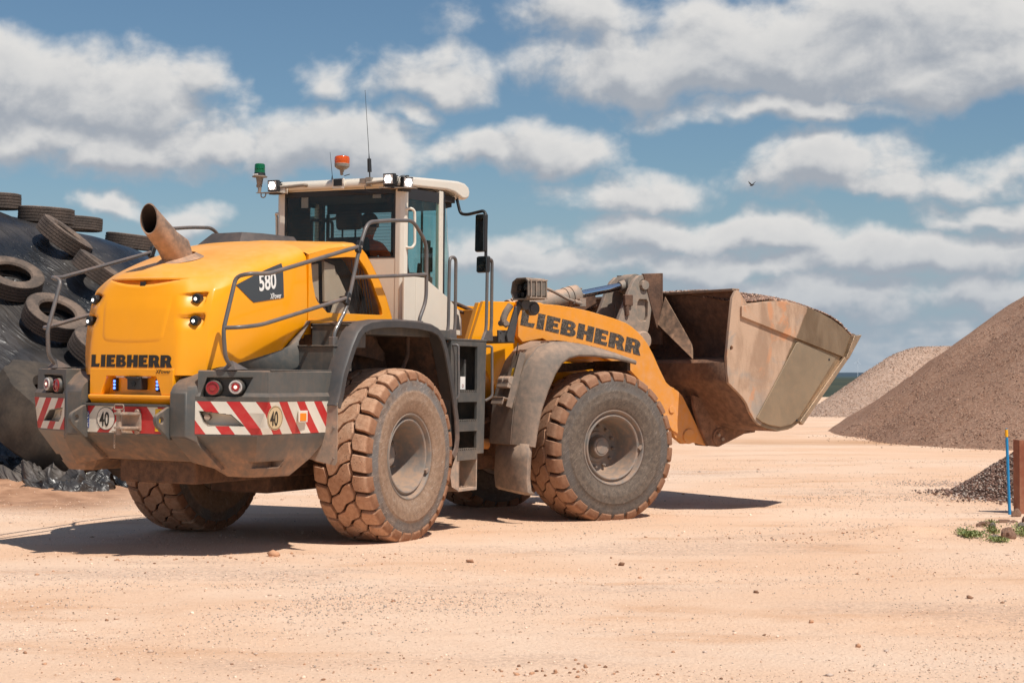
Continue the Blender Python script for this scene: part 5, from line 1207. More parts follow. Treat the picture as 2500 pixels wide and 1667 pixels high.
# ---- cab
def cab():
    mb = MB(M['white'])
    for s in (1, -1):
        pil = [(.675, .86), (.735, .858), (.775, .885), (.782, .94), (.70, .94), (.675, .90)]
        mb.prism([(s*x, y) for x, y in pil], 1.2, 2.66, 'z')
        mb.prism([(1.585, 1.50), (1.665, 1.50), (1.655, 2.69), (1.575, 2.69)], s*.735, s*.785, 'x')
    mb.box(-.68, .68, .865, .895, 1.2, 1.95); mb.box(-.68, .68, .862, .90, 2.655, 2.69)
    # lower nose shell
    rows = []
    for z, k in ((1.18, 0), (1.40, 0), (1.56, -.06)):
        rows.append([(-.78, 1.0, z), (-.78, 1.75+k, z), (-.74, 1.95+k, z), (-.62, 2.04+k, z), (0, 2.12+k, z), (.62, 2.04+k, z), (.74, 1.95+k, z), (.78, 1.75+k, z), (.78, 1.0, z)])
    mb.grid(rows)
    o = rear(mb, 'cab_frame', bevel=.008, seg=3)
    sm = MB(M['black']); sm.box(.674, .677, .857, .8585, 1.2, 1.95) if False else None
    # door panels
    for s in (1, -1):
        d = MB(M['white']); d.prism([(.83, 1.75), (.845, 1.762), (1.06, 1.762), (1.06, 1.19), (.83, 1.19)], s*.786, s*.812, 'x'); d.prism([(1.066, 1.19), (1.066, 1.762), (1.25, 1.762), (1.275, 1.75), (1.72, 1.585), (1.98, 1.45), (2.03, 1.36), (2.04, 1.19)], s*.786, s*.812, 'x')
        do = rear(d, 'cab_door', bevel=.007, seg=3)
        ix = MB(M['badge']); ix.prism([(1.86, 1.25), (1.86, 1.44), (1.96, 1.40), (2.0, 1.25)], s*.8125, s*.815, 'x'); rear(ix, 'inset_panel', do)
        hb = MB(M['white']); hb.tube([(s*.775, .905, 2.44), (s*.83, .92, 2.45), (s*.845, .96, 2.42), (s*.845, .97, 2.09), (s*.83, .93, 2.045), (s*.775, .915, 2.055)], .014, fillet=.03); rear(hb, 'grab_handle', o)
        g = MB(M['glass']); g.prism([(.945, 1.95), (.955, 1.85), (.99, 1.765), (1.27, 1.745), (1.60, 1.615), (1.60, 2.655), (.945, 2.64)], s*.765, s*.771, 'x'); go = rear(g, 'door_window', o)
        b = MB(M['black'])     # black rubber edge of the glass and sliding-window frame
        b.prism([(.94, 1.76), (.94, 2.66), (1.605, 2.67), (1.605, 1.60), (1.26, 1.74), (.99, 1.76)], s*.772, s*.775, 'x', holes=[[(.955, 1.95), (.965, 1.86), (1.0, 1.78), (1.27, 1.76), (1.585, 1.635), (1.585, 2.56), (.955, 2.55)]])
        b.box(s*.750, s*.764, 1.245, 1.27, 1.75, 2.56); rear(b, 'window_seal', o)
        b2 = MB(M['black']); b2.prism([(1.665, 1.50), (1.70, 1.50), (1.69, 2.68), (1.655, 2.68)], s*.72, s*.782, 'x'); rear(b2, 'windscreen_seal', o)
    rg = MB(M['glassdark']); rg.box(-.675, .675, .868, .873, 1.95, 2.655); rgo = rear(rg, 'rear_window', o)
    wr = MB(M['black'])
    for k in range(15): wr.box(-.64, .64, .876, .8772, 2.0+.033*k, 2.0025+.033*k)
    rear(wr, 'demister_wires', rgo)
    rb = MB(M['black']); rb.prism([(-.675, 1.95), (.675, 1.95), (.675, 2.655), (-.675, 2.655)], .862, .866, 'y', holes=[[(-.655, 1.965), (.655, 1.965), (.655, 2.60), (-.655, 2.60)]]); rear(rb, 'window_seal', rgo)
    wi = MB(M['black']); wi.tube([(.0, .855, 2.63), (.16, .852, 2.62), (.42, .852, 2.60)], .006); rear(wi, 'rear_wiper', o)
    # windscreen wraps round the corners
    ws = MB(M['glass']); rows = []
    for z, k in ((1.50, .03), (2.05, .0), (2.66, -.07)):
        rows.append([(-.765, 1.68, z), (-.755, 1.80+k, z), (-.70, 1.93+k, z), (-.55, 2.02+k, z), (-.25, 2.07+k, z), (.25, 2.07+k, z), (.55, 2.02+k, z), (.70, 1.93+k, z), (.755, 1.80+k, z), (.765, 1.68, z)])
    ws.grid(rows); rear(ws, 'windscreen', o)
    # roof
    rf = MB(M['white']); prof = [(.80, 2.665), (.795, 2.73), (.84, 2.768), (1.45, 2.805), (1.95, 2.832), (2.10, 2.825), (2.19, 2.79), (2.215, 2.73), (2.19, 2.675), (2.12, 2.648), (2.04, 2.648), (1.96, 2.675), (1.86, 2.70), (1.70, 2.708), (.92, 2.672)]
    rf.prism(prof, -.80, .80, 'x'); r = rear(rf, 'cab_roof', bevel=.035, seg=4, angle=30)
    ra = MB(M['black']); ra.cyl((.60, .95, 2.775), (.60, .95, 2.79), .045); ra.cyl((.70, 1.05, 2.775), (.70, 1.05, 2.80), .018); rear(ra, 'roof_cap', r)
    # interior
    i1 = MB(M['dark']); i1.box(-.74, .74, .88, 1.98, 2.60, 2.665); i1.box(-.76, -.73, .885, 1.42, 1.4, 2.62); i1.box(.60, .672, .905, .95, 1.9, 2.62); i1.box(-.76, .76, .9, 2.0, 1.15, 1.22)
    i1.box(-.76, -.72, 1.60, 1.68, 1.4, 2.62); i1.prism([(1.70, 2.62), (1.70, 2.50), (1.98, 2.56), (1.98, 2.62)], -.7, .7, 'x'); i1.prism([(-.67, 2.60), (-.50, 2.60), (-.62, 2.40), (-.67, 2.2)], .905, .915, 'y'); i1.prism([(.67, 2.60), (.50, 2.60), (.60, 2.42), (.62, 2.1), (.67, 2.0)], .905, .915, 'y')
    i1.box(-.35, .35, .95, 1.05, 1.25, 1.98); rear(i1, 'cab_lining', o)
    fr = MB(M['black']); fr.tube([(-.735, 1.44, 1.95), (-.735, 1.44, 2.42), (-.735, 1.86, 2.44), (-.735, 1.86, 1.95)], .018, fillet=.05); fr.tube([(-.70, 1.72, 1.9), (-.70, 1.72, 2.5)], .02); rear(fr, 'left_door_frame', o)
    se = MB(M['dark']); se.cbox((-.12, 1.24, 2.375), (.30, .10, .19), rot=(.1, 0, 0)); so2 = rear(se, 'driver_seat', bevel=.04, seg=4)
    for x in (-.2, -.04): q = MB(M['black']); q.cyl((x, 1.24, 2.15), (x, 1.24, 2.32), .010); rear(q, 'headrest_post', so2)
    q = MB(M['dark']); q.cbox((-.10, 1.20, 1.95), (.50, .12, .50), rot=(.08, 0, 0)); q.cbox((-.10, 1.42, 1.68), (.50, .50, .14)); q.box(-.25, .05, 1.25, 1.6, 1.2, 1.62); rear(q, 'seat_back', so2, bevel=.04, seg=4)
    ct = MB(M['black']); ct.cbox((.50, 1.55, 1.78), (.16, .40, .10)); ct.cbox((.60, 1.66, 1.98), (.10, .06, .26), rot=(.2, 0, .5)); ct.cyl((.60, 1.7, 1.75), (.60, 1.68, 1.95), .012); ct.cyl((.45, 1.72, 1.83), (.45, 1.74, 1.95), .02); ct.cbox((.0, 1.92, 1.72), (.9, .22, .20)); ct.cbox((.62, 1.62, 2.12), (.05, .05, .12)); rear(ct, 'console', o, bevel=.01)
    sw = MB(M['black']); c = Vector((-.08, 1.72, 1.98)); n = Vector((0, -.6, .8)); sw.tube([c+Vector((.19*math.cos(a), .19*math.sin(a)*.8, .19*math.sin(a)*.6)) for a in np.linspace(0, 2*PI, 25)[:-1]], .013, 8, 0, closed=True); sw.cyl(c, c-n*.35, .03); sw.cyl(c-Vector((.18, 0, 0)), c+Vector((.18, 0, 0)), .012); rear(sw, 'steering_wheel', o)
    pp = MB(M['textw']); pp.cbox((-.44, .884, 2.55), (.085, .002, .12)); pp.cbox((.44, .884, 2.59), (.10, .002, .055)); rear(pp, 'paper_notice', rgo)
    # lights and beacons
    def worklight(c, dirn, name='work_light', lit=True):
        c = Vector(c); d = Vector(dirn).normalized(); q = d.to_track_quat('Y', 'Z').to_matrix().to_4x4(); T = Matrix.Translation(c) @ q
        h = MB(M['black']); h.cbox((0, -.02, 0), (.125, .05, .115), T); h.cbox((0, -.06, 0), (.10, .05, .09), T)
        for k in range(5): h.cbox((0, -.10, -.04+.02*k), (.09, .03, .006), T)
        ho = rear(h, name, r, bevel=.012, seg=3)
        l = MB(M['lens'], M['ledw']); l.cbox((0, .0085, 0), (.10, .006, .09), T); l.use(1)
        for k in range(6): a = k*PI/3; l.cyl(T @ Vector((.030*math.cos(a), .0115, .028*math.sin(a))), T @ Vector((.030*math.cos(a), .015, .028*math.sin(a))), .0155, n=10)
        l.cyl(T @ Vector((0, .0115, 0)), T @ Vector((0, .016, 0)), .013, n=10); rear(l, 'led_lens', ho)
        b = MB(M['black']); b.cbox((0, -.05, -.075), (.11, .09, .03), T); rear(b, 'lamp_foot', ho, bevel=.004)
    worklight((.69, .70, 2.725), (.0, -1, -.05)); worklight((.83, .84, 2.70), (.85, -.35, -.05)); worklight((-.72, .70, 2.715), (-.05, -1, -.05))
    for pl_ in ([(.60, .66), (.92, .80), (.92, .88), (.62, .86)], [(-.90, .66), (-.62, .64), (-.62, .84), (-.72, .84)]):
        br = MB(M['lever']); br.prism(pl_, 2.638, 2.646, 'z'); rear(br, 'lamp_bracket', r)
    for x0, x1 in ((-.66, -.36), (.40, .66)): br = MB(M['lever']); br.tube([(x0, .76, 2.70), (x1, .76, 2.715), (x1, .80, 2.715)], .018, fillet=.02); rear(br, 'bracket_tube', r)
    wp = MB(M['white']); wp.prism([(.70, 2.70), (.79, 2.70), (.775, 2.60), (.74, 2.55)], .845, .852, 'y'); wp.prism([(-.67, 2.72), (-.60, 2.72), (-.60, 2.64), (-.67, 2.64)], .75, .80, 'y'); rear(wp, 'bracket_plate', r)
    # orange beacon in the middle
    bc = MB(M['lever'], M['greyc'], M['black']); x, y = .085, .775
    bc.cyl((x, y, 2.80), (x-.01, y, 2.86), .016); bc.lathe([(.0, .018), (.02, .022), (.03, .045), (.045, .066), (.055, .076), (.085, .078), (.09, .07)], (x, y, 2.83), (0, 0, 1), 28); bc.use(2).cbox((x-.05, .785, 2.725), (.10, .03, .07)); bc.cbox((x+.07, .76, 2.795), (.07, .008, .008), rot=(0, -.2, 0)); bo = rear(bc, 'beacon_bracket', r, bevel=.003)
    wq = MB(M['white']); wq.cbox((x-.05, .79, 2.715), (.145, .02, .11)); rear(wq, 'beacon_plate', r, bevel=.01)
    am = MB(M['amber']); am.lathe([(.0, .075), (.03, .079), (.06, .078), (.075, .070), (.082, .05), (.084, 0)], (x, y, 2.915), (0, 0, 1), 28); rear(am, 'orange_beacon', r)
    ar = MB(M['chrome']); ar.lathe([(0, .035), (.045, .03), (.05, 0)], (x, y, 2.92), (0, 0, 1), 16); rear(ar, 'reflector', bo)
    # green beacon on the left bracket
    x, y = -.885, .70; gb = MB(M['lever']); gb.cyl((x-.005, y, 2.646), (x+.005, y, 2.70), .018); gb.lathe([(0, .02), (.03, .016), (.05, .03), (.09, .035), (.115, .04), (.12, .078), (.13, .08), (.135, .06)], (x, y, 2.69), (0, 0, 1), 26); gb.cyl((x-.03, y, 2.72), (x+.02, y, 2.72), .018); gb.tube([(x+.02, y, 2.64), (x+.02, y, 2.60), (x+.06, y+.01, 2.595), (x+.07, y+.02, 2.64)], .006, fillet=.02); gbo = rear(gb, 'green_beacon_stem', r)
    gg = MB(M['black'], M['textw']); gg.lathe([(0, .062), (.035, .058), (.04, .0)], (x, y, 2.82), (0, 0, 1), 26); gg.use(1).cbox((x-.01, y-.0605, 2.835), (.06, .006, .012)); rear(gg, 'beacon_base', gbo)
    g3 = MB(M['green']); g3.lathe([(0, .056), (.035, .056), (.038, .052), (.042, .056), (.085, .054), (.095, .045), (.097, 0)], (x, y, 2.855), (0, 0, 1), 26); rear(g3, 'green_beacon', r)
    # aerials
    a1 = MB(M['black']); a1.cyl((-.115, .90, 2.775), (-.115, .90, 2.82), .009, .004, 8); a1.cyl((-.115, .90, 2.82), (-.145, .90, 3.06), .003, .0018, 6); rear(a1, 'aerial', r)
    a2 = MB(M['black'], M['lever']); a2.use(1).cbox((.40, .80, 2.72), (.06, .05, .09)); a2.cbox((.33, .80, 2.73), (.07, .04, .05)); a2.use(0); a2.cyl((.405, .80, 2.76), (.402, .80, 2.83), .007, .007, 8); a2.cyl((.402, .80, 2.82), (.395, .80, 2.955), .022, .020, 14); a2.cyl((.395, .80, 2.955), (.39, .80, 3.02), .007, .003, 8); a2.cyl((.39, .80, 3.02), (.335, .80, 3.66), .0032, .0018, 6); rear(a2, 'aerial', r)
    # cables and bolts on the bracket
    cb = MB(M['black']); cb.tube([(.62, .76, 2.70), (.58, .75, 2.63), (.48, .75, 2.60), (.38, .76, 2.63), (.36, .78, 2.68)], .004, 6); rear(cb, 'cable', r); cb = MB(M['black']); cb.tube([(.76, .74, 2.66), (.78, .76, 2.76), (.83, .80, 2.77), (.85, .82, 2.70)], .004, 6); rear(cb, 'cable', r)
    # mirrors on the right and left
    for s in (1, -1):
        m = MB(M['black']); m.tube([(s*.74, 2.02, 2.65), (s*.78, 2.03, 2.49), (s*.88, 2.0, 2.475), (s*1.13, 1.90, 2.50), (s*1.17, 1.885, 2.46), (s*1.175, 1.88, 1.95)], .017, fillet=.05); mo = rear(m, 'mirror_arm')
        for cz, h, w_, (cx, cy) in ((2.265, .40, .18, (1.10, 1.865)), (1.935, .175, .205, (1.12, 1.88))):
            T = Matrix.Translation((s*cx, cy, cz)) @ Matrix.Rotation(s*-.48, 4, 'Z') @ Matrix.Rotation(.02, 4, 'Y')
            hs = MB(M['black']); hs.cbox((0, .03, 0), (w_, .05, h), T); ho = rear(hs, 'mirror_housing', mo, bevel=.02, seg=3)
            gl = MB(M['mirror']); gl.cbox((0, .0035, 0), (w_-.025, .003, h-.025), T); rear(gl, 'mirror_glass', mo, bevel=.0)
    return o
CAB = cab()
# ---- the driver
def driver():
    V = [(-.06, 1.36, 1.78), (-.05, 1.37, 1.95), (-.03, 1.39, 2.10), (-.01, 1.42, 2.19), (0, 1.45, 2.27), (.0, 1.46, 2.345), (.0, 1.46, 2.41),
         (.17, 1.40, 2.10), (.25, 1.50, 1.90), (.14, 1.68, 1.93), (.11, 1.73, 1.96),
         (-.22, 1.40, 2.10), (-.30, 1.50, 1.90), (-.22, 1.66, 1.95), (-.20, 1.71, 1.98),
         (.04, 1.42, 1.76), (.06, 1.76, 1.78), (.06, 1.82, 1.36), (.06, 1.92, 1.28),
         (-.17, 1.42, 1.76), (-.19, 1.76, 1.78), (-.19, 1.82, 1.36), (-.19, 1.92, 1.28)]
    E = [(0, 1), (1, 2), (2, 3), (3, 4), (4, 5), (5, 6), (2, 7), (7, 8), (8, 9), (9, 10), (2, 11), (11, 12), (12, 13), (13, 14), (0, 15), (15, 16), (16, 17), (17, 18), (0, 19), (19, 20), (20, 21), (21, 22)]
    Rr = [(.16, .12), (.16, .115), (.15, .11), (.065, .065), (.06, .06), (.088, .10), (.07, .085), (.075, .075), (.055, .055), (.04, .04), (.04, .03), (.075, .075), (.055, .055), (.04, .04), (.04, .03), (.10, .10), (.075, .075), (.055, .055), (.05, .04), (.10, .10), (.075, .075), (.055, .055), (.05, .04)]
    skin = plain('skin', (.42, .24, .16), .6); jac = plain('orange_jacket', (.95, .14, .02), .8); tro = plain('dark_trousers', (.03, .035, .05), .9); hair = plain('dark_hair', (.02, .015, .012), .8)
    me = bpy.data.meshes.new('person'); me.from_pydata(V, E, []); o = bpy.data.objects.new('person', me); C.objects.link(o)
    sk = o.modifiers.new('skin', 'SKIN')
    for v, rr in zip(me.skin_vertices[0].data, Rr): v.radius = rr
    me.skin_vertices[0].data[0].use_root = True
    ss = o.modifiers.new('sub', 'SUBSURF'); ss.levels = ss.render_levels = 2; bpy.context.view_layer.update(); freeze(o)
    me = o.data; me.materials.clear()
    for m in (jac, skin, tro): me.materials.append(m)
    for p in me.polygons:
        c = p.center; p.use_smooth = True; p.material_index = 1 if c.z > 2.235 or (c.y > 1.675 and c.z > 1.89) else (2 if c.z < 1.85 and not (c.y < 1.6 and abs(c.x) > .2 and c.z > 1.82) else 0)
    o.matrix_world = RW; tag(o, 'driver in an orange jacket sitting in the loader cab seen from behind', 'person')
    h = MB(hair); rows = []
    for i in range(9):
        t = i/8*PI*.62; rows.append([(.0+.098*math.sin(t)*math.cos(a), 1.448+.112*math.sin(t)*math.sin(a), 2.365+.118*math.cos(t)) for a in np.linspace(0, 2*PI, 21)[:-1]])
    h.grid(rows, closed_u=True); h.build('hair', o, angle=180)
    f = MB(skin, plain('eye', (.02, .02, .02), .3)); f.cbox((0, 1.565, 2.35), (.025, .04, .045)); f.cbox((0, 1.552, 2.295), (.05, .01, .012)); 
    for s in (1, -1): f.cbox((s*.095, 1.46, 2.35), (.02, .04, .06)); f.use(1).cbox((s*.035, 1.553, 2.375), (.022, .01, .012)); f.use(0)
    f.build('face', o, bevel=.006)
    fn = MB(skin)
    for s, x in ((1, .10), (-1, -.195)):
        for k in range(4): fn.tube([(x+s*.0+.016*(k-1.5), 1.725, 1.985), (x+.016*(k-1.5), 1.765+.004*k, 1.995), (x+.016*(k-1.5), 1.775, 1.965), (x+.016*(k-1.5), 1.755, 1.95)], .0085, 6, .01)
        fn.tube([(x-s*.035, 1.70, 1.975), (x-s*.045, 1.73, 1.995), (x-s*.03, 1.75, 1.985)], .010, 6, .01)
    fn.build('fingers', o)
driver()

# ---- wheels
def tyremat(name, tread_, front=False):
    m, w, b = newmat(name); tc = w.n('ShaderNodeTexCoord').outputs['Object']; X, Y, Z = w.sep(tc)[0:3]
    r = w.m('SQRT', w.m('ADD', w.m('MULTIPLY', Y, Y), w.m('MULTIPLY', Z, Z))); n1 = w.noise(tc, 3.0, 6, .6); n2 = w.noise(tc, 22, 6, .7); n3 = w.noise(tc, 70, 4, .7)
    if tread_:
        c = w.mix(w.ramp(n2, .3, .7), (.42, .22, .13), (.56, .33, .21)); c = w.mix(w.m('MULTIPLY', w.ramp(n1, .5, .7), .6), c, (.64, .42, .29))
        hole = w.m('MULTIPLY', w.ramp(n3, .40, .34), w.ramp(n1, .42, .60)); c = w.mix(w.m('MULTIPLY', hole, .9), c, (.10, .05, .03))
        h2 = w.m('MULTIPLY', w.ramp(w.noise(tc, 34, 4, .8), .40, .35), .8); c = w.mix(w.m('MULTIPLY', h2, w.ramp(n1, .40, .55)), c, (.12, .06, .035))
        side = w.ramp(w.m('ABSOLUTE', X), .270, .292); c = w.mix(w.m('MULTIPLY', side, .75), c, w.mix(n2, (.13, .055, .028), (.30, .135, .07)))
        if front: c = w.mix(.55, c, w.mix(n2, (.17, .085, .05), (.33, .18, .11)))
        rough = .95
    else:
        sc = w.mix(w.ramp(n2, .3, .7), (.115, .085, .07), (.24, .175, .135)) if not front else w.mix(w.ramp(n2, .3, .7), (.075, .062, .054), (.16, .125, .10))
        # concentric wear: grey scuffed shoulder, brown dusty middle
        inner = w.ramp(w.m('ADD', r, w.m('MULTIPLY', w.m('SUBTRACT', n1, .5), .05)), .640, .612)
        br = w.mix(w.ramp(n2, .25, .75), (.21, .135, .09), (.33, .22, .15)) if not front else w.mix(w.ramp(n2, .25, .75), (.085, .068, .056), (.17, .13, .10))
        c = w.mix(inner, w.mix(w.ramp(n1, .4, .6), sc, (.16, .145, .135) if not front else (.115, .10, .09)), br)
        for k, (ang, sc_) in enumerate(((.6, 34), (-.5, 30), (1.5, 38), (2.6, 28))):
            sx = w.noise(w.mapv(tc, (1, .10, 1), (ang, 0, 0)), sc_, 2, .5); lines = w.m('MULTIPLY', w.ramp(w.m('ABSOLUTE', w.m('SUBTRACT', sx, .5)), .012, .002), w.ramp(w.noise(tc, 6+k, 3), .48, .60))
            c = w.mix(w.m('MULTIPLY', lines, .55 if not front else .28), c, (.46, .38, .32))
        dk = w.ramp(w.m('ABSOLUTE', X), .284, .262); c = w.mix(dk, c, w.mix(n2, (.035, .018, .012), (.09, .045, .028)))
        rough = .85
    w.put(b.inputs['Base Color'], c); b.inputs['Roughness'].default_value = rough; b.inputs['Specular IOR Level'].default_value = .25
    bp = w.n('ShaderNodeBump'); bp.inputs['Strength'].default_value = .7; bp.inputs['Distance'].default_value = .008 if tread_ else .003; w.put(bp.inputs['Height'], w.m('ADD', n2, w.m('MULTIPLY', n3, .7))); w.put(b.inputs['Normal'], bp); return m
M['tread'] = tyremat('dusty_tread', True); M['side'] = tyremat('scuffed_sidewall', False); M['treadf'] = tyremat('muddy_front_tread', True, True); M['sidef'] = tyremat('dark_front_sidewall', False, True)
def make_wheel_meshes():
    TP = [(0, .8325), (.15, .829), (.25, .819), (.283, .803), (.300, .772), (.3125, .725)]; BP = [(0, .796), (.15, .793), (.24, .784), (.266, .770), (.283, .752), (.298, .718)]; SV = [0, .5, .83, .96, 1.08, 1.25]
    def path(PP, s):
        a = abs(s); sg = 1 if s >= 0 else -1
        for i in range(len(SV)-1):
            if a <= SV[i+1] or i == len(SV)-2:
                t = (a-SV[i])/(SV[i+1]-SV[i]); return sg*(PP[i][0]+(PP[i+1][0]-PP[i][0])*t), PP[i][1]+(PP[i+1][1]-PP[i][1])*t
    N = 27; p = 2*PI/N
    def at(PP, s, t, k=0.0):
        x, r = path(PP, s); r -= k; a = t*p; return (x, r*math.cos(a), r*math.sin(a))
    body = MB(M['side'])
    prof = [(-.27, .405), (-.292, .45), (-.308, .52), (-.311, .535), (-.309, .545), (-.312, .60), (-.311, .612), (-.307, .616), (-.306, .68), (-.299, .718), (-.283, .752), (-.266, .770), (-.24, .784), (-.15, .793), (0, .796)]
    prof = prof+[(-a, r) for a, r in prof[-2::-1]]
    body.lathe(prof, (0, 0, 0), (1, 0, 0), 108)
    tyre_me = body.mesh('tyre', 60)
    tr = MB(M['tread'])
    def block(poly_top, idx):
        c_s = sum(q[0] for q in poly_top)/len(poly_top); c_t = sum(q[1] for q in poly_top)/len(poly_top)
        def sc(f): return [((s-c_s)*f+c_s, (t-c_t)*f+c_t) for s, t in poly_top]
        n = len(poly_top)
        l0 = [at(BP, s, t+idx) for s, t in sc(.985)]; l1 = [at(TP, s, t+idx, .007) for s, t in sc(.955)]; l2 = [at(TP, s, t+idx) for s, t in sc(.92)]
        vs = l0+l1+l2+[at(TP, c_s, c_t+idx, -.001)]
        fs = [(i, (i+1) % n, n+(i+1) % n, n+i) for i in range(n)]+[(n+i, n+(i+1) % n, 2*n+(i+1) % n, 2*n+i) for i in range(n)]+[(2*n+i, 2*n+(i+1) % n, 3*n) for i in range(n)]
        tr.add(vs, fs)
    U = [(-.46, .30), (-.37, .86), (-.22, .80), (-.10, .64), (.05, .29), (.22, .17), (.39, .03)]
    mid = U+[(-s, -t) for s, t in U]
    for i in range(N):
        block(mid, i)
        for sg in (1, -1):
            cols = [(.455, .10, .16), (.52, -.27, .555), (.68, -.235, .60), (.83, -.205, .635), (.93, -.17, .67), (.985, -.155, .69), (1.08, -.13, .70), (1.22, -.09, .66)]
            rows = []
            for (s, t0, t1) in cols:
                t0, t1 = t0+.022, t1-.022; tb0, tb1 = t0-.02, t1+.02
                seq = [at(BP, s, tb0), at(TP, s, t0+.0, .006), at(TP, s, t0+.03), at(TP, s, (t0+t1)/2), at(TP, s, t1-.03), at(TP, s, t1, .006), at(BP, s, tb1)]
                rows.append([(s, tb0, BP, 0), (s, t0, TP, .007), (s, t0+.035, TP, 0), (s, (t0+t1)/2, TP, 0), (s, t1-.035, TP, 0), (s, t1, TP, .007), (s, tb1, BP, 0)])
            rr = []
            for row in rows: rr.append([at(PP, sg*s, (sg*t)+i+(0 if sg > 0 else 0), k) for (s, t, PP, k) in row])
            rr = [[at(BP, sg*.445, sg*.12+i)]*7]+rr+[[at(BP, sg*1.25, sg*t+i) for t in (-.08, -.06, 0, .28, .6, .64, .65)]]
            tr.grid(rr)
    tread_me = tr.mesh('tread', 24)
    rim = MB(M['rim'])
    rim.lathe([(-.26, .40), (-.262, .36), (-.20, .33), (-.10, .30), (-.09, .27), (-.085, .0)], (0, 0, 0), (1, 0, 0), 64)
    rim.lathe([(.245, .395), (.268, .410), (.276, .404), (.272, .392), (.258, .384), (.236, .376), (.228, .366), (.236, .358), (.250, .352), (.254, .342), (.246, .330), (.225, .322), (.10, .296), (-.02, .282), (-.05, .27), (-.06, .26), (-.06, .175), (-.035, .165), (-.03, .135), (-.04, .12), (-.04, 0)], (0, 0, 0), (1, 0, 0), 64)
    rim.cbox((.262, .26, -.255), (.03, .05, .035)); rim_me = rim.mesh('rim', 30)
    hub = MB(M['rim']); hub.lathe([(-.05, .12), (.04, .105), (.05, .095), (.05, .08), (.057, .075), (.06, 0)], (0, 0, 0), (1, 0, 0), 40)
    hub_me = hub.mesh('hub', 30)
    bo = MB(M['rim']); bo.cyl((0, 0, 0), (.035, 0, 0), .019, .018, 6); bo.cyl((.035, 0, 0), (.05, 0, 0), .011, .010, 8); bolt_me = bo.mesh('wheel_nut')
    return tyre_me, tread_me, rim_me, hub_me, bolt_me
WM = make_wheel_meshes()
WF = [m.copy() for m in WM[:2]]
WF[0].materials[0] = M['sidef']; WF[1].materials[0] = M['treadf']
def wheel(base, s, ang, front):
    mw = base @ Matrix.Translation((s*1.118, 0, 0)) @ (Matrix.Rotation(PI, 4, 'Z') if s < 0 else Matrix()) @ Matrix.Rotation(ang, 4, 'X')
    w_ = link('wheel', WM[2], loader, mw=mw)
    link('tyre', WF[0] if front else WM[0], w_); link('tread', WF[1] if front else WM[1], w_); link('hub', WM[3], w_)
    for k in range(12):
        if 9 > k > 6 and False: continue
        a = 2*PI*k/12+.2; link('wheel_nut', WM[4], w_, loc=(-.06, .222*math.cos(a), .222*math.sin(a)))
wheel(RL, 1, .35, 0); wheel(RL, -1, 1.0, 0); wheel(FL, 1, .75, 1); wheel(FL, -1, .1, 1)

# ---- front frame, fenders
def front_frame():
    mb = MB(M['yellow'])
    for s in (1, -1): mb.prism([(-1.20, 1.582), (-.45, 1.582), (.3, 1.36), (.5, .9), (.4, -.1), (-.8, -.1), (-.92, .5), (-1.02, .62), (-1.36, 1.12), (-1.34, 1.20)], s*.58, s*.64, 'x')
    mb.prism([(-1.14, 1.50), (-1.10, 1.50), (-.80, .50), (-.84, .50)], -.58, .58, 'x'); mb.box(-.58, .58, -.6, -.5, .0, 1.3); mb.prism([(-1.36, 1.16), (-1.30, 1.14), (-1.17, 1.56), (-1.22, 1.57)], .50, .58, 'x'); mb.prism([(-1.36, 1.16), (-1.30, 1.14), (-1.17, 1.56), (-1.22, 1.57)], -.58, -.50, 'x')
    o = frnt(mb, 'front_frame', bevel=.006)
    m2 = MB(M['mudunder']); m2.box(-.56, .56, -1.0, .3, -.1, .50); frnt(m2, 'frame_box', o)
    class H_:
        def tube(s_, p_, r_): q_ = MB(M['mudunder']); q_.tube(p_, r_); frnt(q_, 'hydraulic_hose', o)
    m2 = H_(); m2.tube([(-.35, -1.12, 1.52), (-.2, -1.2, 1.60), (.0, -1.15, 1.58), (.15, -.9, 1.45)], .022); m2.tube([(-.45, -1.12, 1.45), (-.2, -1.26, 1.5), (.1, -1.2, 1.5), (.2, -.9, 1.4)], .018); m2.tube([(.3, -1.2, .4), (.2, -1.5, .3), (.1, -1.9, .35)], .03); m2.tube([(.45, -1.0, .3), (.38, -1.4, .15), (.2, -1.9, .1)], .03)
    cyl = MB(M['yellow_dusty'])
    for s in (1, -1): cyl.cyl((s*.35, -1.75, .05), (s*.45, -.5, .02), .06)
    frnt(cyl, 'steering_cylinder', o)
front_frame()
FA = [(-1.055, .03), (-1.02, .22), (-.965, .44), (-.88, .64), (-.79, .81), (-.70, .925), (-.60, .985), (-.47, 1.012), (-.25, 1.01), (0, .985), (.18, .955), (.315, .925)]
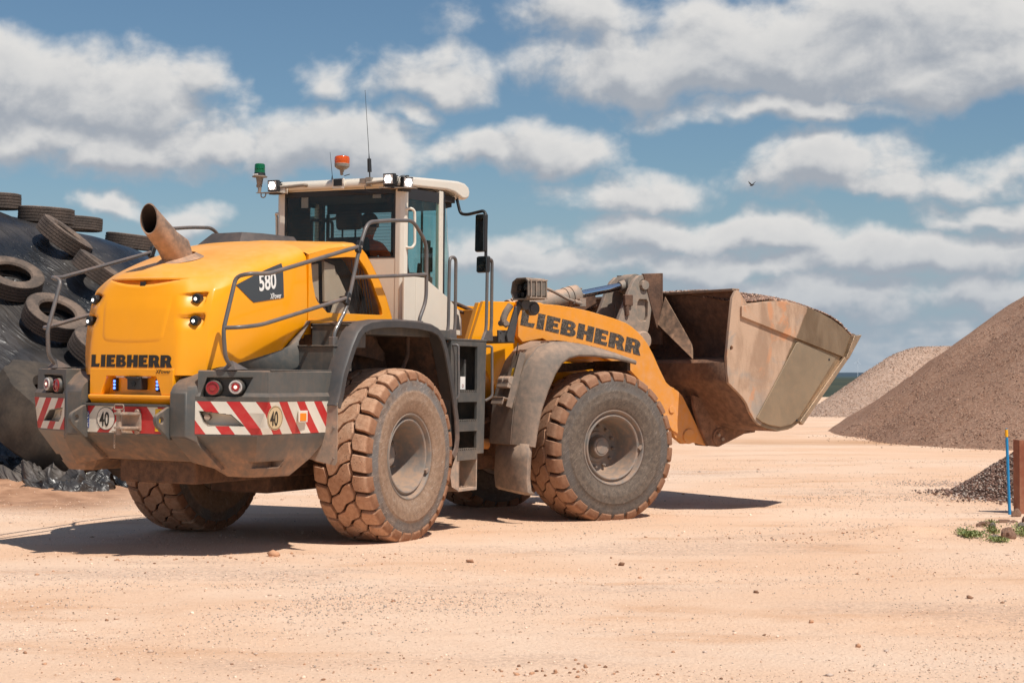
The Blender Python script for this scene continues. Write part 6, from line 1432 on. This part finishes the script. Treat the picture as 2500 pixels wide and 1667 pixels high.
def front_fender():
    P = [Vector((0, y, z)) for y, z in FA]
    for s in (1, -1):
        mb = MB(M['greyf']); rows = []
        HH = [.12, .14, .17, .20, .215, .195, .15, .115, .09, .07, .058, .05]
        for i, p in enumerate(P):
            t = (P[min(i+1, len(P)-1)]-P[max(i-1, 0)]).normalized(); n = Vector((0, -t.z, t.y))
            h1 = HH[i]; row = []
            for x, d in ((.76, h1+.03), (1.02, h1+.02), (1.15, h1+.018), (1.158, h1+.005), (1.166, h1+.014), (1.27, h1*.84), (1.345, h1*.50), (1.378, .012), (1.385, -.012), (1.375, -.03), (1.36, -.015), (1.33, h1*.30), (1.25, h1*.62), (1.0, h1*.8), (.76, h1*.9)):
                q = p+n*d; row.append((s*x, q.y, q.z))
            rows.append(row)
        mb.grid(rows, closed_u=True); mb.add(rows[0], [tuple(range(15))]); mb.add(rows[-1], [tuple(range(15))])
        o = frnt(mb, 'front_mudguard', angle=35)
        fl = MB(M['greyf']); rows = []
        for z, y, d in ((.08, -1.10, 0), (-.1, -1.115, 0), (-.3, -1.125, .0), (-.42, -1.11, .01), (-.455, -1.06, .05)): rows.append([(s*.78, y-.02, z+.01), (s*.84, y-.05, z+.02), (s*1.1, y-.055, z), (s*1.30, y-.045, z-.015), (s*1.352, y, z-.02), (s*1.345, y+.05, z-.01)])
        fl.grid(rows); frnt(fl, 'mud_flap', o, solid=.012)
        ln = MB(M['mudunder']); ln.prism([(-1.0, .0), (-.6, .9), (.2, .93), (.2, .85), (-.5, .80), (-.9, .0)], s*.76, s*.78, 'x'); ln.box(s*.70, s*1.33, .23, .27, .83, .94); frnt(ln, 'fender_stay', o)
        # crusted mud lying on top
        if s > 0:
            pos = []; sz = []
            while len(pos) < 1500:
                t = random.random(); y = -.78+1.08*t; x = 1.0+.36*random.random()**1.3
                q = None
                for (a, b) in zip(FA[5:], FA[6:]):
                    if a[0] <= y <= b[0]: q = a[1]+(b[1]-a[1])*(y-a[0])/(b[0]-a[0])
                if q is None: continue
                top_ = float(np.interp(y, [a_[0] for a_ in FA], HH))
                d = top_+.018 if x < 1.15 else top_*(1-((x-1.15)/.235)**1.6*1.0)
                if random.random() < (x-1.0)*1.6: continue
                pos.append((x, y, q+d+.001)); sz.append(random.uniform(.004, .013))
            st = stones('mud_crust', pos, sz, [stonemat('mud_crust', (.22, .10, .055))], parent=o, flat=.5); st['kind'] = 'stuff'
        # wheel chock holder on the back of the fender
        br = MB(M['greyf'])
        T = Matrix.Translation((s*1.07, -1.04, .68)) @ Matrix.Rotation(-.30, 4, 'X')
        br.cbox((s*0, -.085, .06), (.20, .02, .52), T); br.cbox((s*.105, -.11, .02), (.012, .08, .60), T); br.cbox((s*-.105, -.10, -.14), (.012, .10, .24), T)
        bo = frnt(br, 'chock_holder', o, bevel=.004)
        b2 = MB(M['lever']); b2.cbox((0, -.15, -.20), (.22, .13, .012), T); b2.cbox((0, -.20, -.235), (.22, .012, .08), T); b2.cbox((0, -.13, -.03), (.20, .09, .012), T); b2.cyl(T @ Vector((-.10, -.16, .0)), T @ Vector((-.01, -.16, .0)), .045, n=14); b2.cyl(T @ Vector((.01, -.16, .0)), T @ Vector((.11, -.16, .0)), .045, n=14); b2.cbox((0, -.17, -.05), (.21, .05, .07), T); frnt(b2, 'wheel_chock', bo, bevel=.006)
        b3 = MB(M['yellowst']); b3.cbox((-.01, -.097, .10), (.04, .003, .11), T); decal(b3, 'yellow_sticker', bo)
        b4 = MB(M['black']); b4.cbox((.02, -.0965, .24), (.022, .003, .15), T); b4.cbox((.06, -.0965, .30), (.03, .003, .03), T); b4.tube([T @ Vector((-.02, -.10, .30)), T @ Vector((.04, -.15, .36)), T @ Vector((0, -.13, .42))], .007, 6, .01); frnt(b4, 'slot', bo)
front_fender()

# ---- lift arms
def arms():
    top = [(-.80, 1.592), (-.62, 1.582), (-.46, 1.565), (-.25, 1.555), (-.03, 1.53), (.15, 1.502), (.32, 1.466), (.52, 1.423), (.68, 1.378), (.77, 1.335), (.86, 1.275), (.93, 1.215), (1.0, 1.14), (1.08, 1.02), (1.17, .86), (1.27, .70), (1.33, .655), (1.395, .63), (1.45, .10), (1.36, .14), (1.2, .35), (1.0, .62), (.75, .83), (.4, .97), (.0, 1.05), (-.30, 1.09), (-.40, 1.15), (-.475, 1.185), (-.74, 1.14), (-.80, 1.20)]
    for s in (1, -1):
        mb = MB(M['yellow_dusty']); mb.prism(top, s*.66, s*.72, 'x'); o = frnt(mb, 'lift_arm', bevel=.007, seg=3)
        m2 = MB(M['yellow_dusty']); m2.prism([(1.38, .635), (1.46, .60), (1.53, .545), (1.62, .40), (1.70, .27), (1.82, .08), (1.93, -.05), (1.72, -.005), (1.54, -.018), (1.42, .06), (1.34, .20)], s*.63, s*.70, 'x'); m2.cyl((s*.72, 1.347, .385), (s*.735, 1.347, .385), .042, n=20); m2.lathe([(0, .09), (.02, .085), (.022, .06), (.02, 0)], (s*.70, 1.62, .07), (s, 0, 0), 24); frnt(m2, 'arm_nose', o, bevel=.006)
        p = MB(M['yellow_dusty']); p.cyl((s*.50, 1.347, .385), (s*.66, 1.347, .385), .05); frnt(p, 'pin', o)
        if s > 0:
            t = MB(M['text']); ca, sa = math.cos(-.190), math.sin(-.190)
            L = word(MB(M['text']), 'LIEBHERR', .170, lambda u, v: (u, 0, v), 1.0); k = 1.70/L
            def pl(u, v): 
                return (.7235, -.775+u*ca-v*sa, 1.330+u*sa+v*ca+.012*math.sin(PI*u/1.47))
            word(t, 'LIEBHERR', .170, pl, k); t.mats = [M['textworn']]; decal(t, 'maker_lettering', o)
            tr = MB(paint('sun_faded_sticker', (.88, .42, .12), .6, base=.2)); tr.cbox((.7225, 1.02, .56), (.002, .10, .10)); decal(tr, 'faded_sticker', o)
    cr = MB(M['lever']); cr.cyl((-.66, 1.0, 1.18), (.66, 1.0, 1.18), .11, n=28); cr.cyl((-.62, 1.35, .40), (.62, 1.35, .40), .15, n=28); frnt(cr, 'arm_crossbeam', bevel=.02)
    lv = MB(M['lever']); out = [(1.00, 1.15), (.92, 1.36), (.95, 1.46), (1.03, 1.62), (1.09, 1.76), (1.17, 1.90), (1.24, 1.955), (1.33, 1.968), (1.41, 1.935), (1.452, 1.87), (1.458, 1.78), (1.44, 1.60), (1.40, 1.36), (1.34, 1.18)]
    hole = [(1.235, 1.44), (1.215, 1.47), (1.225, 1.64), (1.25, 1.675), (1.36, 1.675), (1.38, 1.65), (1.375, 1.48), (1.35, 1.425), (1.27, 1.42)]
    for s in (1, -1): lv.prism(out, s*.19, s*.25, 'x', holes=[hole]); lv.prism(hole, s*.185, s*.205, 'x')
    lo = frnt(lv, 'bucket_lever', bevel=.008)
    pn = MB(M['lever']); pn.cyl((-.28, 1.315, 1.845), (.25, 1.315, 1.845), .075, n=24); pn.cyl((.25, 1.315, 1.845), (.285, 1.315, 1.845), .060, .056, 8); frnt(pn, 'lever_pin', lo)
    lk = MB(M['bucketdark']); lk.prism([(-.1, 1.30), (.0, 1.44), (1.0, 1.75), (1.02, 1.64), (.3, 1.30)], -.35, -.28, 'x'); lk.cyl((-.1, 1.15, 1.3), (-.1, 1.75, 1.15), .08); lk.tube([(.24, 1.06, 1.70), (.26, 1.05, 1.55), (.26, 1.06, 1.48)], .03); lk.cbox((.26, 1.07, 1.66), (.05, .12, .13)); frnt(lk, 'tilt_link', lo, bevel=.01)
    # tilt cylinder in the centre
    A = Vector((0, -.45, 1.53)); B = Vector((0, 1.315, 1.865)); d = (B-A).normalized()
    cy = MB(M['lever']); cy.cyl(A, A+d*.83, .108, n=32); cy.cyl(A+d*.80, A+d*.87, .118, n=32); cy.cyl(A+d*.875, A+d*.98, .124, n=32); cy.cyl(A+d*.98, A+d*1.0, .105, n=24)
    for k in range(8): a = 2*PI*k/8; off = Vector((math.cos(a), -d.z*math.sin(a), d.y*math.sin(a)))*.10; cy.cyl(A+d*1.0+off, A+d*1.02+off, .012, n=6)
    cy.cbox(A+d*.93+Vector((.11, .03, -.08)), (.09, .09, .09)); c = frnt(cy, 'tilt_cylinder', bevel=.003)
    rd = MB(M['chrome']); rd.cyl(A+d*1.0, A+d*1.66, .047, n=28); frnt(rd, 'piston_rod', c)
    ey = MB(M['lever']); ey.cyl(A+d*1.62, A+d*1.72, .06, .07); ey.cyl((-.10, B.y, B.z), (.10, B.y, B.z), .12, n=28); frnt(ey, 'rod_eye', c)
    hs = MB(M['lever']); hs.tube([(.30, -.60, 1.62), (.28, -.42, 1.76), (.26, -.22, 1.80), (.22, .02, 1.74), (.17, .25, 1.66), (.14, .42, 1.62)], .018, fillet=.10); hs.cyl((.16, .36, 1.63), (.13, .48, 1.61), .028); frnt(hs, 'hydraulic_hose', c)
    for x in (-.62, .62): pass
mt, w_, b_ = newmat('worn_black_lettering'); tc_ = w_.n('ShaderNodeTexCoord').outputs['Object']
w_.put(b_.inputs['Base Color'], w_.mix(w_.ramp(w_.noise(tc_, 38, 5, .75, 1.5), .48, .60), (.035, .03, .025), (.17, .13, .10))); b_.inputs['Roughness'].default_value = .8; M['textworn'] = mt
arms()

# ---- front lamp on its stalk
def front_lamp():
    for s in (1, -1):
        mb = MB(M['greyf']); out = [(-.125, -.03), (-.10, .085), (-.03, .125), (.11, .125), (.15, .09), (.15, -.07), (.11, -.11), (-.08, -.11)]
        T = Matrix.Translation((s*1.17, -.97, 1.685)) @ Matrix.Rotation(s*.15, 4, 'Z') @ Matrix.Scale(s, 4, (1, 0, 0))
        q = [T @ Vector((u, -.15, v)) for u, v in out]; q2 = [T @ Vector((u*1.05, .12, v*.95)) for u, v in out]; q3 = [T @ Vector((u*.86, -.15, v*.86)) for u, v in out]; q4 = [T @ Vector((u*.8, .05, v*.8)) for u, v in out]
        mb.grid([q4, q3, q, q2], closed_u=True); mb.add(q2, [tuple(range(8))]); mb.add(q4, [tuple(range(8))]); o = frnt(mb, 'headlight_housing', bevel=.006)
        g = MB(M['lever'])
        for k in range(4):
            for (a, b) in (((.165, -.10), (.165, .10)),): g.cyl(T @ Vector((.165, -.12+.075*k, -.09)), T @ Vector((.165, -.12+.075*k, .10)), .007, n=6)
        g.cyl(T @ Vector((.165, -.14, .10)), T @ Vector((.165, .12, .10)), .007, n=6); g.cyl(T @ Vector((.165, -.14, -.09)), T @ Vector((.165, .12, -.09)), .007, n=6); frnt(g, 'headlight_guard', o)
        h = MB(M['black']); 
        for u, v, r in ((-.05, .02, .045), (.05, .03, .05), (0, -.05, .035), (.08, -.05, .03), (-.06, -.06, .025)): h.cyl(T @ Vector((u, .04, v)), T @ Vector((u, -.09, v)), r, r*.75, 12)
        frnt(h, 'headlight_back', o)
        cl = MB(M['chrome']); cl.cyl(T @ Vector((.045, -.095, .03)), T @ Vector((.045, -.10, .03)), .016); frnt(cl, 'connector', o)
        a = MB(M['greyw']); a.prism([(-1.14, 1.50), (-1.03, 1.56), (-1.10, 1.40), (-1.16, 1.13), (-1.235, 1.13), (-1.25, 1.20)], s*1.14, s*1.17, 'x'); a.cyl((s*1.09, -1.02, 1.53), (s*1.20, -1.02, 1.53), .06, n=18); a.cyl((s*1.12, -.92, 1.49), (s*1.20, -.92, 1.49), .075, n=20); a.cyl((s*1.20, -.92, 1.49), (s*1.215, -.92, 1.49), .055, n=16); ao = frnt(a, 'headlight_arm', bevel=.008)
        b = MB(M['greyf']); b.tube([(s*1.12, -1.17, 1.52), (s*1.12, -1.235, 1.44), (s*1.12, -1.27, 1.35), (s*1.12, -1.21, 1.31)], .036, fillet=.05); b.cyl((s*1.06, -1.26, 1.33), (s*1.17, -1.26, 1.33), .03); frnt(b, 'horn', ao, bevel=.004)
        pl = MB(M['greyw']); pl.prism([(-1.33, 1.255), (-1.14, 1.255), (-1.12, 1.12), (-1.18, 1.12), (-1.33, 1.13)], s*1.10, s*1.13, 'x'); pl.box(s*.6, s*1.13, -1.22, -1.16, 1.12, 1.20)
        for z in (1.235, 1.155): pl.cyl((s*1.13, -1.30, z), (s*1.14, -1.30, z), .012, n=6)
        frnt(pl, 'bracket_plate', ao, bevel=.006)
front_lamp()

# ---- bucket
def bucket():
    prof = [(1.66, 1.745), (1.715, 1.742), (1.72, 1.70), (1.93, 1.32), (1.99, 1.12), (1.96, .985), (1.76, .965), (1.545, .95), (1.515, .92), (1.52, .735), (1.545, .70), (1.70, .60), (1.755, .52), (1.84, .40), (1.935, .275), (2.02, .215), (2.12, .175), (2.31, .145), (2.48, .165), (2.60, .225), (2.75, .36), (3.34, .99), (3.56, 1.255)]
    mb = MB(M['bucketdark']); mb.grid([[(x, y, z) for y, z in prof] for x in np.linspace(-1.46, 1.46, 9)]); o = frnt(mb, 'bucket', solid=.022, angle=35)
    rim_ = MB(M['bucket']); rim_.prism([(1.63, 1.735), (1.63, 1.765), (1.74, 1.762), (1.74, 1.74)], -1.46, 1.46, 'x'); frnt(rim_, 'bucket_rim', o, bevel=.005)
    side = [(1.60, 1.66), (1.64, 1.72), (1.665, 1.745), (1.70, 1.735), (1.82, 1.598), (1.95, 1.610), (2.10, 1.628), (2.25, 1.638), (2.42, 1.636), (2.60, 1.612), (2.78, 1.572), (2.96, 1.518), (3.13, 1.452), (3.30, 1.36), (3.46, 1.248), (3.33, .985), (2.63, .24), (2.50, .17), (2.31, .14), (2.09, .18), (2.0, .215), (1.93, .27), (1.86, .36), (1.81, .46), (1.745, .535), (1.64, .62), (1.54, .695), (1.522, .80), (1.512, .99), (1.545, 1.26)]
    for s in (1, -1):
        hl = [(1.583+.022*math.cos(2*PI*i/14), 1.087+.026*math.sin(2*PI*i/14)) for i in range(14)]
        sp = MB(M['bucketside']); sp.prism(side, s*1.455, s*1.50, 'x', holes=[hl]); so_ = frnt(sp, 'side_plate', o, bevel=.006)
        u = MB(M['bucketside']); u.prism([(1.712, 1.562), (1.90, 1.595), (2.10, 1.615), (2.40, 1.622), (2.60, 1.598), (2.78, 1.558), (2.96, 1.504), (3.13, 1.438), (3.30, 1.346), (3.43, 1.25), (3.30, .998), (1.712, 1.445)], s*1.502, s*1.532, 'x'); frnt(u, 'upper_wear_plate', o, bevel=.005)
        l = MB(M['bucketbare']); l.prism([(1.945, .295), (2.56, 1.155), (2.60, 1.168), (3.19, .985), (3.17, .95), (2.60, .29), (2.48, .215), (2.31, .185), (2.12, .215), (2.02, .25)], s*1.502, s*1.522, 'x'); frnt(l, 'lower_wear_plate', o, bevel=.006)
        e = MB(M['edge']); e.prism([(3.325, .985), (3.37, .975), (3.585, 1.262), (3.46, 1.25)], s*1.44, s*1.56, 'x'); e.prism([(2.585, .245), (2.63, .205), (3.37, .975), (3.31, 1.0)], s*1.49, s*1.55, 'x')
        frnt(e, 'side_cutter', o, bevel=.006)
        for (y, z) in ((3.08, .965), (2.56, .26)): q = MB(M['black']); q.cyl((s*1.523, y, z), (s*1.524, y, z), .014, n=12); frnt(q, 'plug_hole', o)
        hp = MB(M['bucketdark']); hp.prism([(1.64, .55), (1.66, .40), (1.76, .15), (1.87, -.045), (2.03, -.06), (2.20, .0), (2.43, .085), (2.60, .10), (2.63, .16), (2.1, .19), (1.93, .30), (1.80, .50)], s*.71, s*.76, 'x'); hp.prism([(1.64, .55), (1.66, .40), (1.76, .15), (1.87, -.045), (2.03, -.06), (2.1, .19), (1.93, .30), (1.80, .50)], s*.52, s*.57, 'x')
        hp.lathe([(0, .105), (.02, .10), (.022, .07), (.03, .07), (.03, 0)], (s*.76, 2.03, .055), (s, 0, 0), 24); ho = frnt(hp, 'bucket_hinge', o, bevel=.006)
        bl = MB(M['lever'])
        for y, z in ((2.0, .08), (2.06, .03)): bl.cyl((s*.79, y, z), (s*.81, y, z), .022, n=6)
        frnt(bl, 'hinge_bolt', ho)
    cut_ = MB(M['edge']); cut_.prism([(3.30, .955), (3.35, .945), (3.60, 1.268), (3.56, 1.28)], -1.44, 1.44, 'x'); frnt(cut_, 'cutting_edge', o)
    sg = MB(M['bucketdark']); sg.prism([(-.26, 1.15), (.26, 1.15), (.26, 1.995), (-.20, 1.99)], 1.56, 1.60, 'y'); sg.prism([(1.30, 1.98), (1.58, 1.995), (1.58, 1.30), (1.50, 1.35)], .22, .26, 'x'); sg.prism([(1.30, 1.98), (1.58, 1.995), (1.58, 1.30), (1.50, 1.35)], -.26, -.22, 'x'); so2 = frnt(sg, 'spill_guard', o, bevel=.005)
    for s in (1, -1):
        g = MB(M['bucket']); g.add([(s*.25, 1.53, 1.38), (s*.92, 1.50, .97), (s*.80, 1.60, 1.14), (s*.28, 1.62, 1.71)], [(0, 1, 2, 3)]); frnt(g, 'gusset', so2, solid=.03, bevel=.004)
    return o
M['bucketside'] = None
def bucketside():
    m, w, b = newmat('scoured_bucket_side'); tc = w.n('ShaderNodeTexCoord').outputs['Object']; X, Y, Z = w.sep(tc)[0:3]
    n1 = w.noise(tc, 1.6, 5, .6, .6); n2 = w.noise(tc, 11, 6, .7); n3 = w.noise(w.mapv(tc, (1, 1, .35), (-.9, 0, 0)), 5, 5, .6, .5); n4 = w.noise(tc, 60, 4, .7)
    # bare steel towards the cutting edge, dust towards the back; boundary is a splash line of dried mud
    e = w.m('ADD', w.m('SUBTRACT', Y, w.m('MULTIPLY', Z, .52)), w.m('MULTIPLY', w.m('SUBTRACT', n2, .5), .09))
    bare = w.ramp(e, 1.90, 1.93)
    steel = w.mix(w.ramp(n3, .3, .7), (.20, .135, .082), (.31, .225, .145)); steel = w.mix(w.m('MULTIPLY', w.ramp(n1, .5, .7), .4), steel, (.34, .20, .10))
    dust = w.mix(w.ramp(w.m('ADD', n3, w.m('MULTIPLY', n4, .2)), .45, .72), (.35, .225, .148), (.50, .34, .235)); dust = w.mix(w.m('MULTIPLY', w.ramp(n1, .54, .66), .7), dust, (.30, .27, .235)); dust = w.mix(w.m('MULTIPLY', w.ramp(w.noise(w.mapv(tc, (1, 1, .5), (.6, 0, 0)), 3.1, 5, .6, 1), .56, .66), .65), dust, (.58, .25, .11))
    w.put(b.inputs['Base Color'], w.mix(bare, dust, steel)); w.put(b.inputs['Metallic'], w.m('MULTIPLY', bare, .55)); w.put(b.inputs['Roughness'], w.mix(bare, (.85, .85, .85), (.42, .42, .42)))
    bp = w.n('ShaderNodeBump'); bp.inputs['Strength'].default_value = .5; bp.inputs['Distance'].default_value = .008; w.put(bp.inputs['Height'], w.m('ADD', n2, w.m('MULTIPLY', bare, -.8))); w.put(b.inputs['Normal'], bp); return m
M['bucketside'] = bucketside()
bucket()
# ---- the load in the bucket
def load():
    def Lh(x, y):
        t = max(0, min(1, (y-1.68)/(3.54-1.68))); side = np.interp(y, [1.68, 1.9, 2.2, 2.6, 3.0, 3.3, 3.54], [1.60, 1.62, 1.65, 1.63, 1.53, 1.41, 1.25]); c = np.interp(y, [1.68, 1.9, 2.3, 2.7, 3.1, 3.4, 3.56], [1.735, 1.79, 1.80, 1.74, 1.62, 1.45, 1.265])
        k = max(0, 1-(abs(x)/1.45)**2.2); return side+(c-side)*k+.015*mnoise.noise(Vector((x*3, y*3, 1)))
    xs = np.linspace(-1.45, 1.45, 70); ys = np.linspace(1.70, 3.545, 46); mb = MB(M['hp1']); mb.grid([[(x, y, Lh(x, y)) for x in xs] for y in ys])
    lo = [(x, y, Lh(x, y)-.05) for x, y in ((-1.45, 1.7), (1.45, 1.7))]
    o = link('gravel_load', mb.mesh('gravel_load')); o.matrix_world = FW; tag(o, 'heaped load of dark reddish chippings filling the loader bucket', 'gravel load')
    pos = []; sz = []
    for i in range(9000):
        x = random.uniform(-1.46, 1.46); y = random.uniform(1.70, 3.555)
        if random.random() < .35: x = 1.46-abs(random.gauss(0, .12))
        s = random.uniform(.008, .020); pos.append((x, y, Lh(x, y)+s*.3)); sz.append(s)
    st = stones('chippings', pos, sz, [M['dk1'], M['dk2'], M['hp1'], M['dk2'], M['hp2']], parent=o); st['kind'] = 'stuff'
load()
# rubble and mud clods stuck under and around
